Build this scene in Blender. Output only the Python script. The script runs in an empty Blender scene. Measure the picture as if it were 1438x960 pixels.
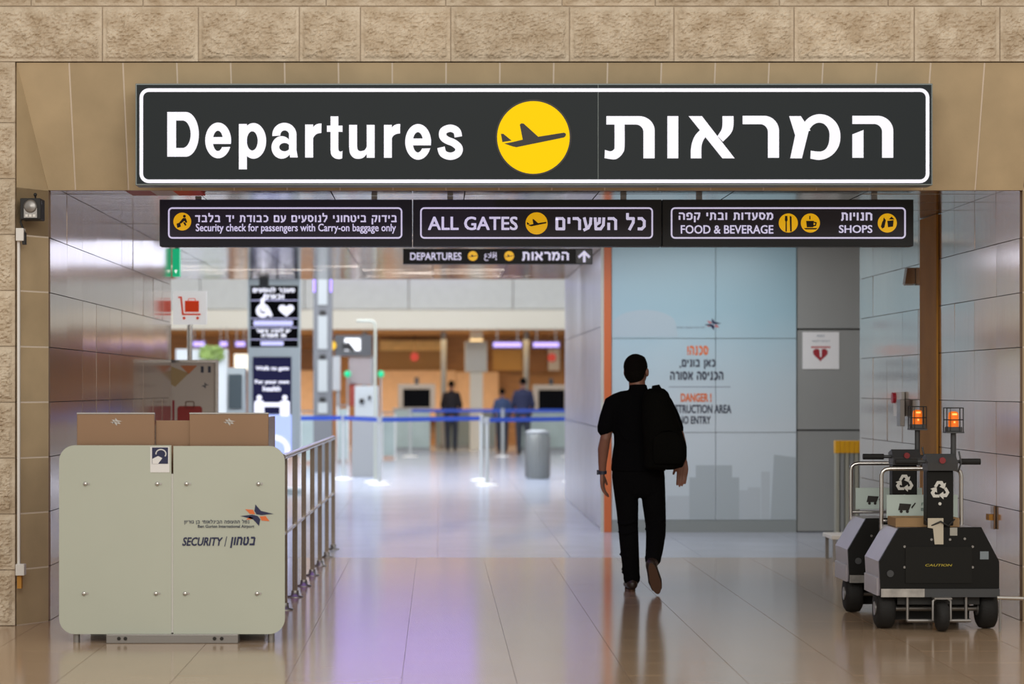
import bpy, bmesh, math, random
from mathutils import Vector, Matrix
random.seed(7)
PI = math.pi
SC = bpy.context.scene
COL = SC.collection

# ------------------------------------------------------------------ camera, light, exposure
F = 3400.0          # focal length in pixels of the 1438 px wide frame
VX, VY = 615.0, 545.0   # vanishing point of the corridor (lens shift keeps the verticals upright)
EYE = 1.53
cam_d = bpy.data.cameras.new('camera')
cam = bpy.data.objects.new('camera', cam_d)
COL.objects.link(cam)
cam.location = (0, 0, EYE)
cam.rotation_euler = (PI/2, 0, 0)
cam_d.sensor_width = 36
cam_d.lens = 36*F/1438
cam_d.shift_x = (719-VX)/1438
cam_d.shift_y = (VY-480)/1438
cam_d.clip_end = 300
cam_d.dof.use_dof = True
cam_d.dof.focus_distance = 16.2
cam_d.dof.aperture_fstop = 1.9
SC.camera = cam

w = bpy.data.worlds.new('world'); SC.world = w; w.use_nodes = True
bg = w.node_tree.nodes['Background']
bg.inputs[0].default_value = (1.0, 0.93, 0.84, 1)
bg.inputs[1].default_value = 0.62

SC.view_settings.view_transform = 'Standard'
SC.view_settings.look = 'None'
SC.view_settings.gamma = 1
SC.view_settings.use_curve_mapping = False
SC.view_settings.exposure = 0.0

def area(name, loc, rot, sx, sy, power, color=(1, 1, 1), spread=180):
    d = bpy.data.lights.new(name, 'AREA'); d.shape = 'RECTANGLE'; d.size = sx; d.size_y = sy
    d.energy = power; d.color = color; d.spread = math.radians(spread)
    o = bpy.data.objects.new(name, d); COL.objects.link(o); o.location = loc; o.rotation_euler = rot
    return o
# concourse light in front of the wall, departures hall lights, added fills without fittings
area('concourse_light', (0.5, 3.0, 6.0), (math.radians(62), 0, 0), 10, 4, 620, (1.0, 0.95, 0.88))  # unseen light aimed frontally to lift header and stone
area('hall_light_near', (-2.0, 41, 7.0), (0, 0, 0), 14, 9, 1650, (0.70, 0.79, 1.0))
area('hall_light_far', (-2.0, 52, 7.0), (0, 0, 0), 14, 7, 480, (1.0, 0.96, 0.90))
area('hall_fill_front', (-2.5, 35.5, 6.8), (math.radians(58), 0, 0), 12, 2.5, 760, (1.0, 0.97, 0.93))  # added frontal fill for hall faces turned to the camera
area('hoarding_fill', (2.7, 24.2, 3.0), (math.radians(12), 0, 0), 2.0, 0.5, 30, (0.97, 0.98, 1.0))  # area light without fitting, added to brighten the hoarding
area('passage_fill_front', (1.2, 20.5, 2.82), (math.radians(55), 0, 0), 4.0, 0.35, 60, (1.0, 0.97, 0.93))  # added fill for poster stand and hoarding, no lamp there
area('passage_fill_end', (-1.2, 30.0, 3.0), (math.radians(62), 0, 0), 5.0, 0.4, 110, (0.84, 0.90, 1.0))  # added fill towards the hall, lifts tower and floor
area('passage_fill_cool', (-0.4, 26.5, 3.02), (0, 0, 0), 3.6, 6.0, 120, (0.72, 0.78, 1.0))  # added cool fill over the passage floor, no fitting
area('violet_wash', (-0.9, 18.2, 2.84), (0, 0, 0), 2.6, 3.4, 15, (0.48, 0.26, 1.0), 110)  # added violet light tinting the floor, no lamp there

# ------------------------------------------------------------------ materials
MATS = {}
def mat(name, col, rough=0.5, metal=0.0, var=0.0, scale=6.0, bump=0.0, bscale=40.0, emit=None, es=1.0, spec=0.5, coat=0.0, stretch=None, trans=0.0, col2=None):
    if name in MATS: return MATS[name]
    m = bpy.data.materials.new(name); m.use_nodes = True
    nt = m.node_tree; N = nt.nodes; L = nt.links
    b = N['Principled BSDF']
    b.inputs['Base Color'].default_value = (*col, 1)
    b.inputs['Roughness'].default_value = rough
    b.inputs['Metallic'].default_value = metal
    b.inputs['Specular IOR Level'].default_value = spec
    b.inputs['Coat Weight'].default_value = coat
    b.inputs['Coat Roughness'].default_value = 0.05
    b.inputs['Transmission Weight'].default_value = trans
    if emit:
        b.inputs['Emission Color'].default_value = (*emit, 1); b.inputs['Emission Strength'].default_value = es
    tc = N.new('ShaderNodeTexCoord'); mp = N.new('ShaderNodeMapping')
    L.new(tc.outputs['Object'], mp.inputs[0])
    if stretch: mp.inputs['Scale'].default_value = stretch
    if var > 0 or col2:
        oi = N.new('ShaderNodeObjectInfo')
        ad = N.new('ShaderNodeVectorMath'); ad.operation = 'ADD'
        ml = N.new('ShaderNodeMath'); ml.operation = 'MULTIPLY'; ml.inputs[1].default_value = 37.0
        L.new(oi.outputs['Random'], ml.inputs[0]); L.new(mp.outputs[0], ad.inputs[0]); L.new(ml.outputs[0], ad.inputs[1])
        nz = N.new('ShaderNodeTexNoise'); nz.inputs['Scale'].default_value = scale; nz.inputs['Detail'].default_value = 6
        L.new(ad.outputs[0], nz.inputs['Vector'])
        cr = N.new('ShaderNodeValToRGB')
        c2 = col2 or tuple(min(1, c*(1+var)) for c in col); c1 = tuple(c*(1-var) for c in col)
        cr.color_ramp.elements[0].position = 0.3; cr.color_ramp.elements[1].position = 0.7
        cr.color_ramp.elements[0].color = (*c1, 1); cr.color_ramp.elements[1].color = (*c2, 1)
        L.new(nz.outputs['Fac'], cr.inputs[0])
        hs = N.new('ShaderNodeHueSaturation')
        mr = N.new('ShaderNodeMapRange'); mr.inputs[3].default_value = 1-var*0.5; mr.inputs[4].default_value = 1+var*0.5
        L.new(oi.outputs['Random'], mr.inputs[0]); L.new(mr.outputs[0], hs.inputs['Value'])
        L.new(cr.outputs[0], hs.inputs['Color']); L.new(hs.outputs[0], b.inputs['Base Color'])
    if bump > 0:
        n2 = N.new('ShaderNodeTexNoise'); n2.inputs['Scale'].default_value = bscale; n2.inputs['Detail'].default_value = 8
        L.new(mp.outputs[0], n2.inputs['Vector'])
        bp = N.new('ShaderNodeBump'); bp.inputs['Strength'].default_value = bump; bp.inputs['Distance'].default_value = 0.02
        L.new(n2.outputs['Fac'], bp.inputs['Height']); L.new(bp.outputs[0], b.inputs['Normal'])
    MATS[name] = m
    return m

ROUGH_STONE = mat('rough_limestone', (0.59, 0.47, 0.33), 0.85, var=0.12, scale=8, bump=1.0, bscale=30, col2=(0.74, 0.645, 0.51))
TAN = mat('tan_limestone', (0.52, 0.405, 0.25), 0.45, var=0.10, scale=3.5, bump=0.04, bscale=60)
GROUT = mat('grout', (0.80, 0.70, 0.58), 0.8)
FLOORT = mat('polished_floor_stone', (0.44, 0.315, 0.21), 0.14, var=0.07, scale=3, spec=0.75)
FLOORJ = mat('floor_joint', (0.26, 0.19, 0.13), 0.4)
HALLF = mat('hall_floor_stone', (0.46, 0.49, 0.56), 0.17, var=0.05, scale=2, spec=0.7)
WPANEL = mat('brushed_wall_panel', (0.57, 0.47, 0.395), 0.13, metal=0.82, var=0.08, scale=5, stretch=(6, 6, 0.25))
CPANEL = mat('ceiling_metal_panel', (0.35, 0.29, 0.235), 0.13, metal=0.9, var=0.10, scale=3, bump=0.10, bscale=1.6, stretch=(1, 4, 1))
DARKJ = mat('dark_joint', (0.09, 0.07, 0.055), 0.6)
SIGNF = mat('sign_charcoal', (0.021, 0.028, 0.033), 0.5, spec=0.15)
SIGNF2 = mat('sign_charcoal_violet', (0.040, 0.038, 0.058), 0.4, spec=0.3)
SIGNH = mat('hanging_sign_charcoal', (0.036, 0.041, 0.047), 0.5, spec=0.2)
SIGNE = mat('sign_edge', (0.20, 0.235, 0.235), 0.4, metal=0.3)
LITW = mat('lit_white', (0.45, 0.45, 0.50), 0.4, emit=(0.90, 0.90, 1.0), es=0.66)
LITL = mat('lit_lavender', (0.6, 0.6, 0.7), 0.4, emit=(0.74, 0.70, 1.0), es=0.55)
LITY = mat('lit_yellow', (0.45, 0.25, 0.0), 0.4, emit=(1.0, 0.69, 0.0), es=0.66, spec=0.05)
LITY2 = mat('lit_amber', (0.7, 0.4, 0.0), 0.4, emit=(1.0, 0.52, 0.0), es=0.5)
ICON = mat('icon_black', (0.012, 0.010, 0.008), 0.5)
BLACK = mat('black_paint', (0.006, 0.006, 0.0055), 0.5, var=0.1, spec=0.2)
BLACKM = mat('black_matt', (0.012, 0.012, 0.012), 0.6)
RUBBER = mat('rubber', (0.007, 0.007, 0.007), 0.75, bump=0.2, bscale=60)
STEEL = mat('stainless_steel', (0.58, 0.57, 0.55), 0.22, metal=0.95, var=0.05, scale=20)
STEELD = mat('dull_steel', (0.30, 0.29, 0.28), 0.38, metal=0.8)
WHITEP = mat('white_plastic', (0.78, 0.77, 0.74), 0.4)
GREYP = mat('grey_plastic', (0.045, 0.048, 0.052), 0.45)
GLASSG = mat('frosted_green_glass', (0.50, 0.535, 0.455), 0.30, var=0.03, scale=1.5, spec=0.5)
GLASSE = mat('glass_edge', (0.62, 0.68, 0.62), 0.15)
COPPER = mat('bronze_panel', (0.34, 0.215, 0.135), 0.27, metal=0.7, var=0.05, scale=2)
BROWN = mat('brown_post', (0.55, 0.27, 0.06), 0.6, metal=0.0, var=0.15, scale=2, spec=0.08)
NAVY = mat('navy_ink', (0.012, 0.016, 0.07), 0.5)
INK = mat('dark_ink', (0.05, 0.06, 0.09), 0.5)
INKG = mat('grey_ink', (0.22, 0.27, 0.33), 0.5)
ORANGE = mat('orange_ink', (0.75, 0.17, 0.04), 0.5)
ORSTR = mat('orange_strip', (0.62, 0.14, 0.035), 0.45)
RED = mat('red_ink', (0.80, 0.07, 0.015), 0.5)
DRED = mat('dark_red_ink', (0.33, 0.02, 0.03), 0.5)
PAPER = mat('white_board', (0.80, 0.80, 0.80), 0.5)
GREYW = mat('grey_cladding', (0.33, 0.34, 0.33), 0.42, metal=0.25, var=0.04, scale=1)
WOOD = mat('hall_wood', (0.52, 0.27, 0.10), 0.4, var=0.14, scale=2, stretch=(1, 1, 6))
WOODD = mat('hall_wood_dark', (0.20, 0.09, 0.03), 0.4, var=0.15, scale=3)
CREAM = mat('cream_fascia', (0.80, 0.76, 0.64), 0.5)
FASG = mat('grey_fascia', (0.60, 0.61, 0.58), 0.5, var=0.03)
HALLG = mat('hall_grey_metal', (0.33, 0.34, 0.34), 0.4, metal=0.3)
PALEG = mat('pale_green_glass', (0.42, 0.50, 0.47), 0.2, var=0.1, scale=2)
BELT = mat('blue_belt', (0.02, 0.07, 0.42), 0.6)
SCRN = mat('black_screen', (0.004, 0.004, 0.005), 0.7, spec=0.05)
VIOLET = mat('violet_lamp', (0.3, 0.2, 0.8), 0.4, emit=(0.40, 0.25, 1.0), es=1.1)
WARM = mat('warm_lamp', (0.9, 0.7, 0.4), 0.4, emit=(1.0, 0.62, 0.25), es=1.5)
GREENL = mat('green_lamp', (0.0, 0.5, 0.2), 0.4, emit=(0.02, 0.75, 0.34), es=0.4)
LAMPW = mat('white_lamp', (0.9, 0.9, 0.9), 0.4, emit=(1.0, 1.0, 1.0), es=0.9)
YELLOWP = mat('yellow_plastic', (0.80, 0.40, 0.01), 0.4)
AMBER = mat('amber_lens', (0.75, 0.16, 0.01), 0.15, emit=(1.0, 0.18, 0.01), es=0.42)
AMBERH = mat('amber_bulb', (0.9, 0.4, 0.1), 0.2, emit=(1.0, 0.38, 0.08), es=1.4)
LAVBODY = mat('pale_cart_cover', (0.36, 0.34, 0.38), 0.3, var=0.04)
TAPE = mat('cream_tape', (0.52, 0.47, 0.37), 0.6)
BOARDG = mat('pale_teal_board', (0.48, 0.58, 0.55), 0.45)
SKIN = mat('skin', (0.26, 0.115, 0.075), 0.5, var=0.08, scale=12)
HAIR = mat('dark_hair', (0.005, 0.0038, 0.003), 0.9, spec=0.1, bump=0.5, bscale=90)
SHIRT = mat('black_cotton', (0.0035, 0.0035, 0.0042), 0.95, bump=0.2, bscale=30, spec=0.06)
TROUS = mat('black_trousers', (0.004, 0.004, 0.0045), 0.95, bump=0.25, bscale=25, spec=0.06)
PACK = mat('black_nylon', (0.0038, 0.0038, 0.0032), 0.9, bump=0.3, bscale=18, spec=0.06)
SHOE = mat('dark_leather', (0.022, 0.013, 0.009), 0.45)
SOLE = mat('brown_sole', (0.075, 0.032, 0.014), 0.6)

# ------------------------------------------------------------------ helpers
def P(px, py, Y):
    return Vector(((px-VX)*Y/F, Y, EYE-(py-VY)*Y/F))

class MB:
    def __init__(s): s.v = []; s.f = []; s.smooth = []
    def add(s, vs, fs, sm=False):
        o = len(s.v); s.v += [tuple(v) for v in vs]
        for f in fs: s.f.append(tuple(i+o for i in f)); s.smooth.append(sm)
        return s
    def box(s, x0, x1, y0, y1, z0, z1, bev=0.0):
        if bev <= 0:
            return s.add([(x0,y0,z0),(x1,y0,z0),(x1,y1,z0),(x0,y1,z0),(x0,y0,z1),(x1,y0,z1),(x1,y1,z1),(x0,y1,z1)],
                  [(0,3,2,1),(4,5,6,7),(0,1,5,4),(1,2,6,5),(2,3,7,6),(3,0,4,7)])
        bm = bmesh.new(); bmesh.ops.create_cube(bm, size=1)
        for v in bm.verts: v.co = Vector(((x0+x1)/2+v.co.x*(x1-x0), (y0+y1)/2+v.co.y*(y1-y0), (z0+z1)/2+v.co.z*(z1-z0)))
        bmesh.ops.bevel(bm, geom=bm.edges[:], offset=bev, segments=2, affect='EDGES', profile=0.5)
        return s.bm(bm)
    def bm(s, bm, sm=False):
        bm.verts.index_update()
        s.add([v.co[:] for v in bm.verts], [[v.index for v in f.verts] for f in bm.faces], sm); bm.free(); return s
    def prism(s, poly, y0, y1):            # polygon in x,z seen from -y, any winding
        a = sum(poly[i][0]*poly[(i+1) % len(poly)][1]-poly[(i+1) % len(poly)][0]*poly[i][1] for i in range(len(poly)))
        if a < 0: poly = poly[::-1]
        n = len(poly)
        vs = [(x, y0, z) for x, z in poly]+[(x, y1, z) for x, z in poly]
        fs = [tuple(range(n)), tuple(range(2*n-1, n-1, -1))]
        fs += [(i, i+n, (i+1) % n+n, (i+1) % n) for i in range(n)]
        return s.add(vs, fs)
    def prismx(s, poly, x0, x1):           # polygon in y,z extruded along x
        n = len(poly)
        a = sum(poly[i][0]*poly[(i+1) % n][1]-poly[(i+1) % n][0]*poly[i][1] for i in range(n))
        if a < 0: poly = poly[::-1]
        vs = [(x0, y, z) for y, z in poly]+[(x1, y, z) for y, z in poly]
        fs = [tuple(range(n-1, -1, -1)), tuple(range(n, 2*n))]+[(i, (i+1) % n, (i+1) % n+n, i+n) for i in range(n)]
        return s.add(vs, fs)
    def ring(s, outer, inner, y0, y1):
        n = len(outer); vs = []
        for y in (y0, y1):
            vs += [(x, y, z) for x, z in outer]+[(x, y, z) for x, z in inner]
        fs = []
        for i in range(n):
            j = (i+1) % n
            fs += [(i, j, n+j, n+i), (2*n+i, 3*n+i, 3*n+j, 2*n+j), (i, 2*n+i, 2*n+j, j), (n+i, n+j, 3*n+j, 3*n+i)]
        return s.add(vs, fs)
    def tube(s, pts, r, n=10, caps=True, ry=None):
        pts = [Vector(p) for p in pts]; k = len(pts); rs = r if isinstance(r, (list, tuple)) else [r]*k
        ref = None; vs = []
        for i, p in enumerate(pts):
            if i == 0: t = pts[1]-p
            elif i == k-1: t = p-pts[i-1]
            else: t = (pts[i+1]-p).normalized()+(p-pts[i-1]).normalized()
            t.normalize()
            if ref is None: ref = Vector((1, 0, 0)) if abs(t.x) < 0.9 else Vector((0, 1, 0))
            u = (ref-t*ref.dot(t)).normalized(); ref = u; v = t.cross(u)
            a, b = rs[i] if isinstance(rs[i], (list, tuple)) else (rs[i], rs[i])
            for j in range(n):
                g = 2*PI*j/n
                vs.append(p+u*math.cos(g)*a+v*math.sin(g)*b)
        fs = [(i*n+j, i*n+(j+1) % n, (i+1)*n+(j+1) % n, (i+1)*n+j) for i in range(k-1) for j in range(n)]
        s.add(vs, fs, True)
        if caps: s.add(vs[:n], [tuple(range(n-1, -1, -1))]); s.add(vs[-n:], [tuple(range(n))])
        return s
    def cyl(s, c, r, h, axis='z', n=24, r2=None):
        c = Vector(c); d = {'x': Vector((1,0,0)), 'y': Vector((0,1,0)), 'z': Vector((0,0,1))}[axis]*h/2
        return s.tube([c-d, c+d], [r, r if r2 is None else r2], n)
    def lathe(s, prof, c=(0,0,0), n=24, axis='z'):
        k = len(prof); vs = []
        for r, h in prof:
            for j in range(n):
                g = 2*PI*j/n; a, b = r*math.cos(g), r*math.sin(g)
                vs.append({'z': (c[0]+a, c[1]+b, c[2]+h), 'x': (c[0]+h, c[1]+a, c[2]+b), 'y': (c[0]+b, c[1]+h, c[2]+a)}[axis])
        fs = [(i*n+j, i*n+(j+1) % n, (i+1)*n+(j+1) % n, (i+1)*n+j) for i in range(k-1) for j in range(n)]
        s.add(vs, fs, True); s.add(vs[:n], [tuple(range(n-1, -1, -1))]); s.add(vs[-n:], [tuple(range(n))])
        return s
    def ell(s, c, rx, ry, rz, n=16, rot=None):
        vs = []; fs = []
        for i in range(1, n//2):
            t = PI*i/(n//2)
            for j in range(n):
                g = 2*PI*j/n; vs.append(Vector((rx*math.sin(t)*math.cos(g), ry*math.sin(t)*math.sin(g), rz*math.cos(t))))
        m = n//2-1; vs += [Vector((0,0,rz)), Vector((0,0,-rz))]
        for i in range(m-1):
            for j in range(n): fs.append((i*n+j, (i+1)*n+j, (i+1)*n+(j+1) % n, i*n+(j+1) % n))
        for j in range(n): fs.append((m*n, j, (j+1) % n)); fs.append((m*n+1, (m-1)*n+(j+1) % n, (m-1)*n+j))
        if rot: vs = [rot @ v for v in vs]
        return s.add([v+Vector(c) for v in vs], fs, True)
    def disc(s, cx, cz, r, y0, y1, n=40):
        return s.prism([(cx+r*math.cos(2*PI*i/n), cz+r*math.sin(2*PI*i/n)) for i in range(n)], y0, y1)
    def mesh(s, name, origin=(0,0,0)):
        me = bpy.data.meshes.new(name); o = Vector(origin)
        me.from_pydata([Vector(v)-o for v in s.v], [], s.f)
        for p, q in zip(me.polygons, s.smooth): p.use_smooth = q
        me.update(); return me

ORG = {}
def thing(name, label, cat, loc=(0,0,0), group=None, kind=None):
    o = bpy.data.objects.new(name, None); COL.objects.link(o); o.location = loc; o.empty_display_size = 0.1
    ORG[o.name] = Vector(loc)
    if label: o['label'] = label
    if cat: o['category'] = cat
    if group: o['group'] = group
    if kind: o['kind'] = kind
    return o
def part(name, mb, m, parent, label=None, kind=None):
    """mesh given in world coordinates, parented to a thing (or to one of its parts)"""
    org = ORG[parent.name]
    if kind is None and ('lettering' in name or name in ('screen_print', 'recycling_mark', 'poster_text', 'screen_bars', 'etched_emblem', 'icon')): kind = 'stuff'
    me = mb.mesh(name, org) if isinstance(mb, MB) else mb
    me.materials.append(m)
    o = bpy.data.objects.new(name, me); COL.objects.link(o); o.parent = parent; ORG[o.name] = org
    if label: o['label'] = label
    if kind: o['kind'] = kind
    return o
def solo(name, mb, m, label, cat, loc=(0,0,0), group=None, kind=None):
    me = mb.mesh(name, loc); me.materials.append(m)
    o = bpy.data.objects.new(name, me); COL.objects.link(o); o.location = loc; ORG[o.name] = Vector(loc)
    if label: o['label'] = label
    if cat: o['category'] = cat
    if group: o['group'] = group
    if kind: o['kind'] = kind
    return o
def struct(name, mb=None, m=None, label=None):
    if mb is None: return thing(name, label, None, kind='structure')
    return solo(name, mb, m, label, None, kind='structure')

def rrect(x0, x1, z0, z1, r, n=6, corners=(1,1,1,1)):   # bl, br, tr, tl
    pts = []
    cs = [(x0+r, z0+r, PI), (x1-r, z0+r, 1.5*PI), (x1-r, z1-r, 0), (x0+r, z1-r, 0.5*PI)]
    sq = [(x0, z0), (x1, z0), (x1, z1), (x0, z1)]
    for k, (cx, cz, a) in enumerate(cs):
        if corners[k]:
            for i in range(n+1):
                g = a+i*PI/2/n; pts.append((cx+r*math.cos(g), cz+r*math.sin(g)))
        else: pts.append(sq[k])
    return pts

HEB = {
 'א': (.74, [[(0,1),(.72,0)], [(.66,1),(.65,.72),(.45,.48)], [(.32,.62),(.10,.35),(.08,0)]]),
 'ב': (.75, [[(.05,.91),(.5,.91),(.6,.8),(.6,.09)], [(0,.09),(.75,.09)]]),
 'ג': (.50, [[(.05,.91),(.3,.91),(.38,.7),(.42,0)], [(.38,.4),(.05,0)]]),
 'ד': (.70, [[(0,.91),(.72,.91)], [(.55,.91),(.55,0)]]),
 'ה': (.75, [[(.02,.91),(.48,.91),(.66,.76),(.66,0)], [(.1,.58),(.1,0)]]),
 'ו': (.22, [[(.12,1),(.12,0)]]),
 'ז': (.35, [[(0,.91),(.3,.91)], [(.2,.91),(.14,0)]]),
 'ח': (.75, [[(0,.91),(.48,.91),(.66,.76),(.66,0)], [(.1,.91),(.1,0)]]),
 'ט': (.75, [[(.1,1),(.1,.25),(.22,.09),(.5,.09),(.66,.25),(.66,.7),(.55,.91),(.38,.91)]]),
 'י': (.22, [[(.12,1),(.12,.5)]]),
 'כ': (.68, [[(.05,.91),(.38,.91),(.58,.7),(.58,.3),(.38,.09),(.05,.09)]]),
 'ל': (.65, [[(.08,1.35),(.08,.91),(.56,.91),(.54,.6),(.22,0)]]),
 'מ': (.78, [[(.02,1),(.18,.6),(.06,0)], [(.16,.6),(.3,.87),(.5,.92),(.68,.72),(.68,.28),(.55,.09),(.36,.09)]]),
 'ם': (.75, [[(0,.91),(.55,.91),(.66,.8),(.66,.09),(.1,.09),(.1,.91)]]),
 'נ': (.45, [[(.1,.91),(.32,.91),(.34,.09),(.02,.09)]]),
 'ן': (.22, [[(.12,1),(.12,-.35)]]),
 'ס': (.75, [[(0,.91),(.45,.91),(.68,.65),(.6,.22),(.38,.08),(.15,.22),(.08,.55),(.13,.91)]]),
 'ע': (.70, [[(.08,1),(.28,.18)], [(.62,1),(.58,.5),(.4,.16),(.02,-.02)]]),
 'פ': (.75, [[(.3,.5),(.1,.55),(.1,.8),(.25,.91),(.5,.91),(.66,.75),(.66,.25),(.5,.09),(.05,.09)]]),
 'צ': (.70, [[(.05,1),(.58,.3),(.6,.09)], [(.02,.09),(.62,.09)], [(.62,1),(.58,.7),(.4,.52)]]),
 'ק': (.75, [[(.05,.91),(.68,.91),(.62,.5),(.45,0)], [(.1,.55),(.1,-.35)]]),
 'ר': (.65, [[(0,.91),(.4,.91),(.56,.76),(.56,0)]]),
 'ש': (.85, [[(.06,1),(.12,.09),(.5,.09),(.72,.4),(.76,1)], [(.42,1),(.4,.6),(.14,.42)]]),
 'ת': (.80, [[(.06,.91),(.5,.91),(.68,.76),(.68,0)], [(.2,.91),(.2,.2),(.12,.06),(0,.06)]]),
 '!': (.22, [[(.1,1),(.1,.3)], [(.1,.16),(.1,0)]]), ',': (.2, [[(.12,.12),(.06,-.18)]]), ' ': (.38, [])}
def hebrew(mb, s, px0, py0, px1, py1, Y, off, depth, shear, xz):
    """Hebrew lettering drawn with strokes, right to left"""
    sw = 0.085+off*1.3; x = 0; vs, fs, lv = [], [], []; lay = 0
    for ch in s[::-1]:
        wd, strokes = HEB[ch]
        for pl in strokes:
            pts = [Vector((x+a, b)) for a, b in pl]; k = len(pts)
            for i in range(k-1):
                p, q_ = pts[i], pts[i+1]; d_ = (q_-p).normalized(); n_ = Vector((-d_.y, d_.x))*sw
                if i > 0: p = p-d_*sw*.62
                if i < k-2: q_ = q_+d_*sw*.62
                o = len(vs); lay = (lay+1) % 4
                vs += [p+n_, q_+n_, p-n_, q_-n_]; lv += [lay]*4; fs.append((o, o+2, o+3, o+1))
        x += wd+.20
    vs = [Vector((v.x+v.y*shear, v.y)) for v in vs]
    ax, bx = min(v.x for v in vs), max(v.x for v in vs); ay, by = min(v.y for v in vs), max(v.y for v in vs)
    if xz: X0, X1, Z0, Z1 = xz
    else:
        a = P(px0, py1, Y); b = P(px1, py0, Y); X0, X1, Z0, Z1 = a.x, b.x, a.z, b.z
    W = [(X0+(v.x-ax)/(bx-ax)*(X1-X0), Z0+(v.y-ay)/(by-ay)*(Z1-Z0)) for v in vs]
    n = len(W); o = [(a_, Y-depth-.0003*l_, b_) for (a_, b_), l_ in zip(W, lv)]+[(a_, Y, b_) for a_, b_ in W]
    ff = []
    for f in fs:
        ff.append(f); ff.append(tuple(i+n for i in f[::-1])); m = len(f)
        ff += [(f[i], f[i]+n, f[(i+1) % m]+n, f[(i+1) % m]) for i in range(m)]
    return mb.add(o, ff)
def text(mb, s, px0, py0, px1, py1, Y, off=0.015, depth=0.002, rtl=False, shear=0.0, res=3, xz=None):
    """lettering fitted to a rectangle (photo pixels at depth Y) as thin solid letters facing -Y"""
    if rtl: return hebrew(mb, s, px0, py0, px1, py1, Y, off, depth, shear, xz)
    cu = bpy.data.curves.new('t', 'FONT'); cu.body = s
    cu.extrude = 0.01; cu.resolution_u = res; cu.shear = shear
    ob = bpy.data.objects.new('t', cu); COL.objects.link(ob)
    bpy.context.view_layer.update()
    me = bpy.data.meshes.new_from_object(ob.evaluated_get(bpy.context.evaluated_depsgraph_get()))
    vs = [v.co.copy() for v in me.vertices]; fs = [tuple(p.vertices) for p in me.polygons]
    bpy.data.objects.remove(ob); bpy.data.curves.remove(cu); bpy.data.meshes.remove(me)
    if not vs: return mb
    if off > 0:
        bv, bf = vs, fs; vs, fs = [], []
        for i, (sx_, sy_) in enumerate(((0, 0), (1, 1), (1, -1), (-1, 1), (-1, -1))):
            k = len(vs); vs += [Vector((v.x+sx_*off*.8, v.y+sy_*off*.6, v.z+(10+i if v.z > 0 else 0))) for v in bv]; fs += [tuple(j+k for j in f) for f in bf]
    ax, bx = min(v.x for v in vs), max(v.x for v in vs); ay, by = min(v.y for v in vs), max(v.y for v in vs)
    if xz: X0, X1, Z0, Z1 = xz
    else:
        a = P(px0, py1, Y); b = P(px1, py0, Y); X0, X1, Z0, Z1 = a.x, b.x, a.z, b.z
    out = [(X0+(v.x-ax)/(bx-ax)*(X1-X0), Y-depth-0.0003*max(0, int(v.z)-9) if v.z > 0 else Y, Z0+(v.y-ay)/(by-ay)*(Z1-Z0)) for v in vs]
    return mb.add(out, fs)

def pbox(mb, px0, py0, px1, py1, Y, dep, bev=0.0):
    a = P(px0, py1, Y); b = P(px1, py0, Y)
    return mb.box(a.x, b.x, Y, Y+dep, a.z, b.z, bev)
def ppoly(mb, pts, Y, dep=0.002):
    return mb.prism([(P(x, y, Y).x, P(x, y, Y).z) for x, y in pts], Y-dep, Y)

PLANE = [[(215,530),(300,515),(405,490),(375,335),(390,322),(415,325),(565,460),(830,418),(848,426),(852,440),(845,456),(830,468),(600,515),(340,568),(300,560)],
         [(180,430),(205,430),(290,500),(195,515)]]
def plane_icon(mb, cx, cy, r, Y, dep=0.002):       # aeroplane silhouette on a disc of radius r (pixels)
    for pl in PLANE: ppoly(mb, [(cx+(x-515)/375*r, cy+(y-468)/375*r) for x, y in pl], Y, dep)
def pdisc(mb, cx, cy, r, Y, dep=0.002, n=40):
    c = P(cx, cy, Y); return mb.disc(c.x, c.z, r*Y/F, Y-dep, Y, n)
def star_logo(a, b, cx, cy, w, h, Y, dep=0.002):    # navy and orange four pointed star emblem
    S = lambda pts: [(cx+x*w, cy+y*h) for x, y in pts]
    ppoly(a, S([(-0.05,-0.5),(0.12,-0.2),(0.5,-0.06),(0.14,-0.0),(-0.02,-0.04),(-0.08,-0.2)]), Y, dep)
    ppoly(a, S([(0.06,0.5),(-0.12,0.2),(-0.5,0.04),(-0.14,-0.02),(0.02,0.04),(0.1,0.2)]), Y, dep)
    ppoly(b, S([(-0.36,-0.28),(-0.12,-0.25),(-0.06,-0.04),(-0.22,-0.06)]), Y, dep)
    ppoly(b, S([(0.38,0.28),(0.14,0.25),(0.08,0.06),(0.26,0.04)]), Y, dep)
    ppoly(b, S([(-0.34,0.22),(-0.22,0.06),(-0.10,0.14),(-0.2,0.2)]), Y, dep)

# ------------------------------------------------------------------ structure
XL, XR = -2.558, 3.84
ZH, ZS = 2.83, 3.63       # header underside, stone lintel underside
YW, YI = 15.62, 15.90     # outer and inner edge of the splayed reveal
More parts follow.
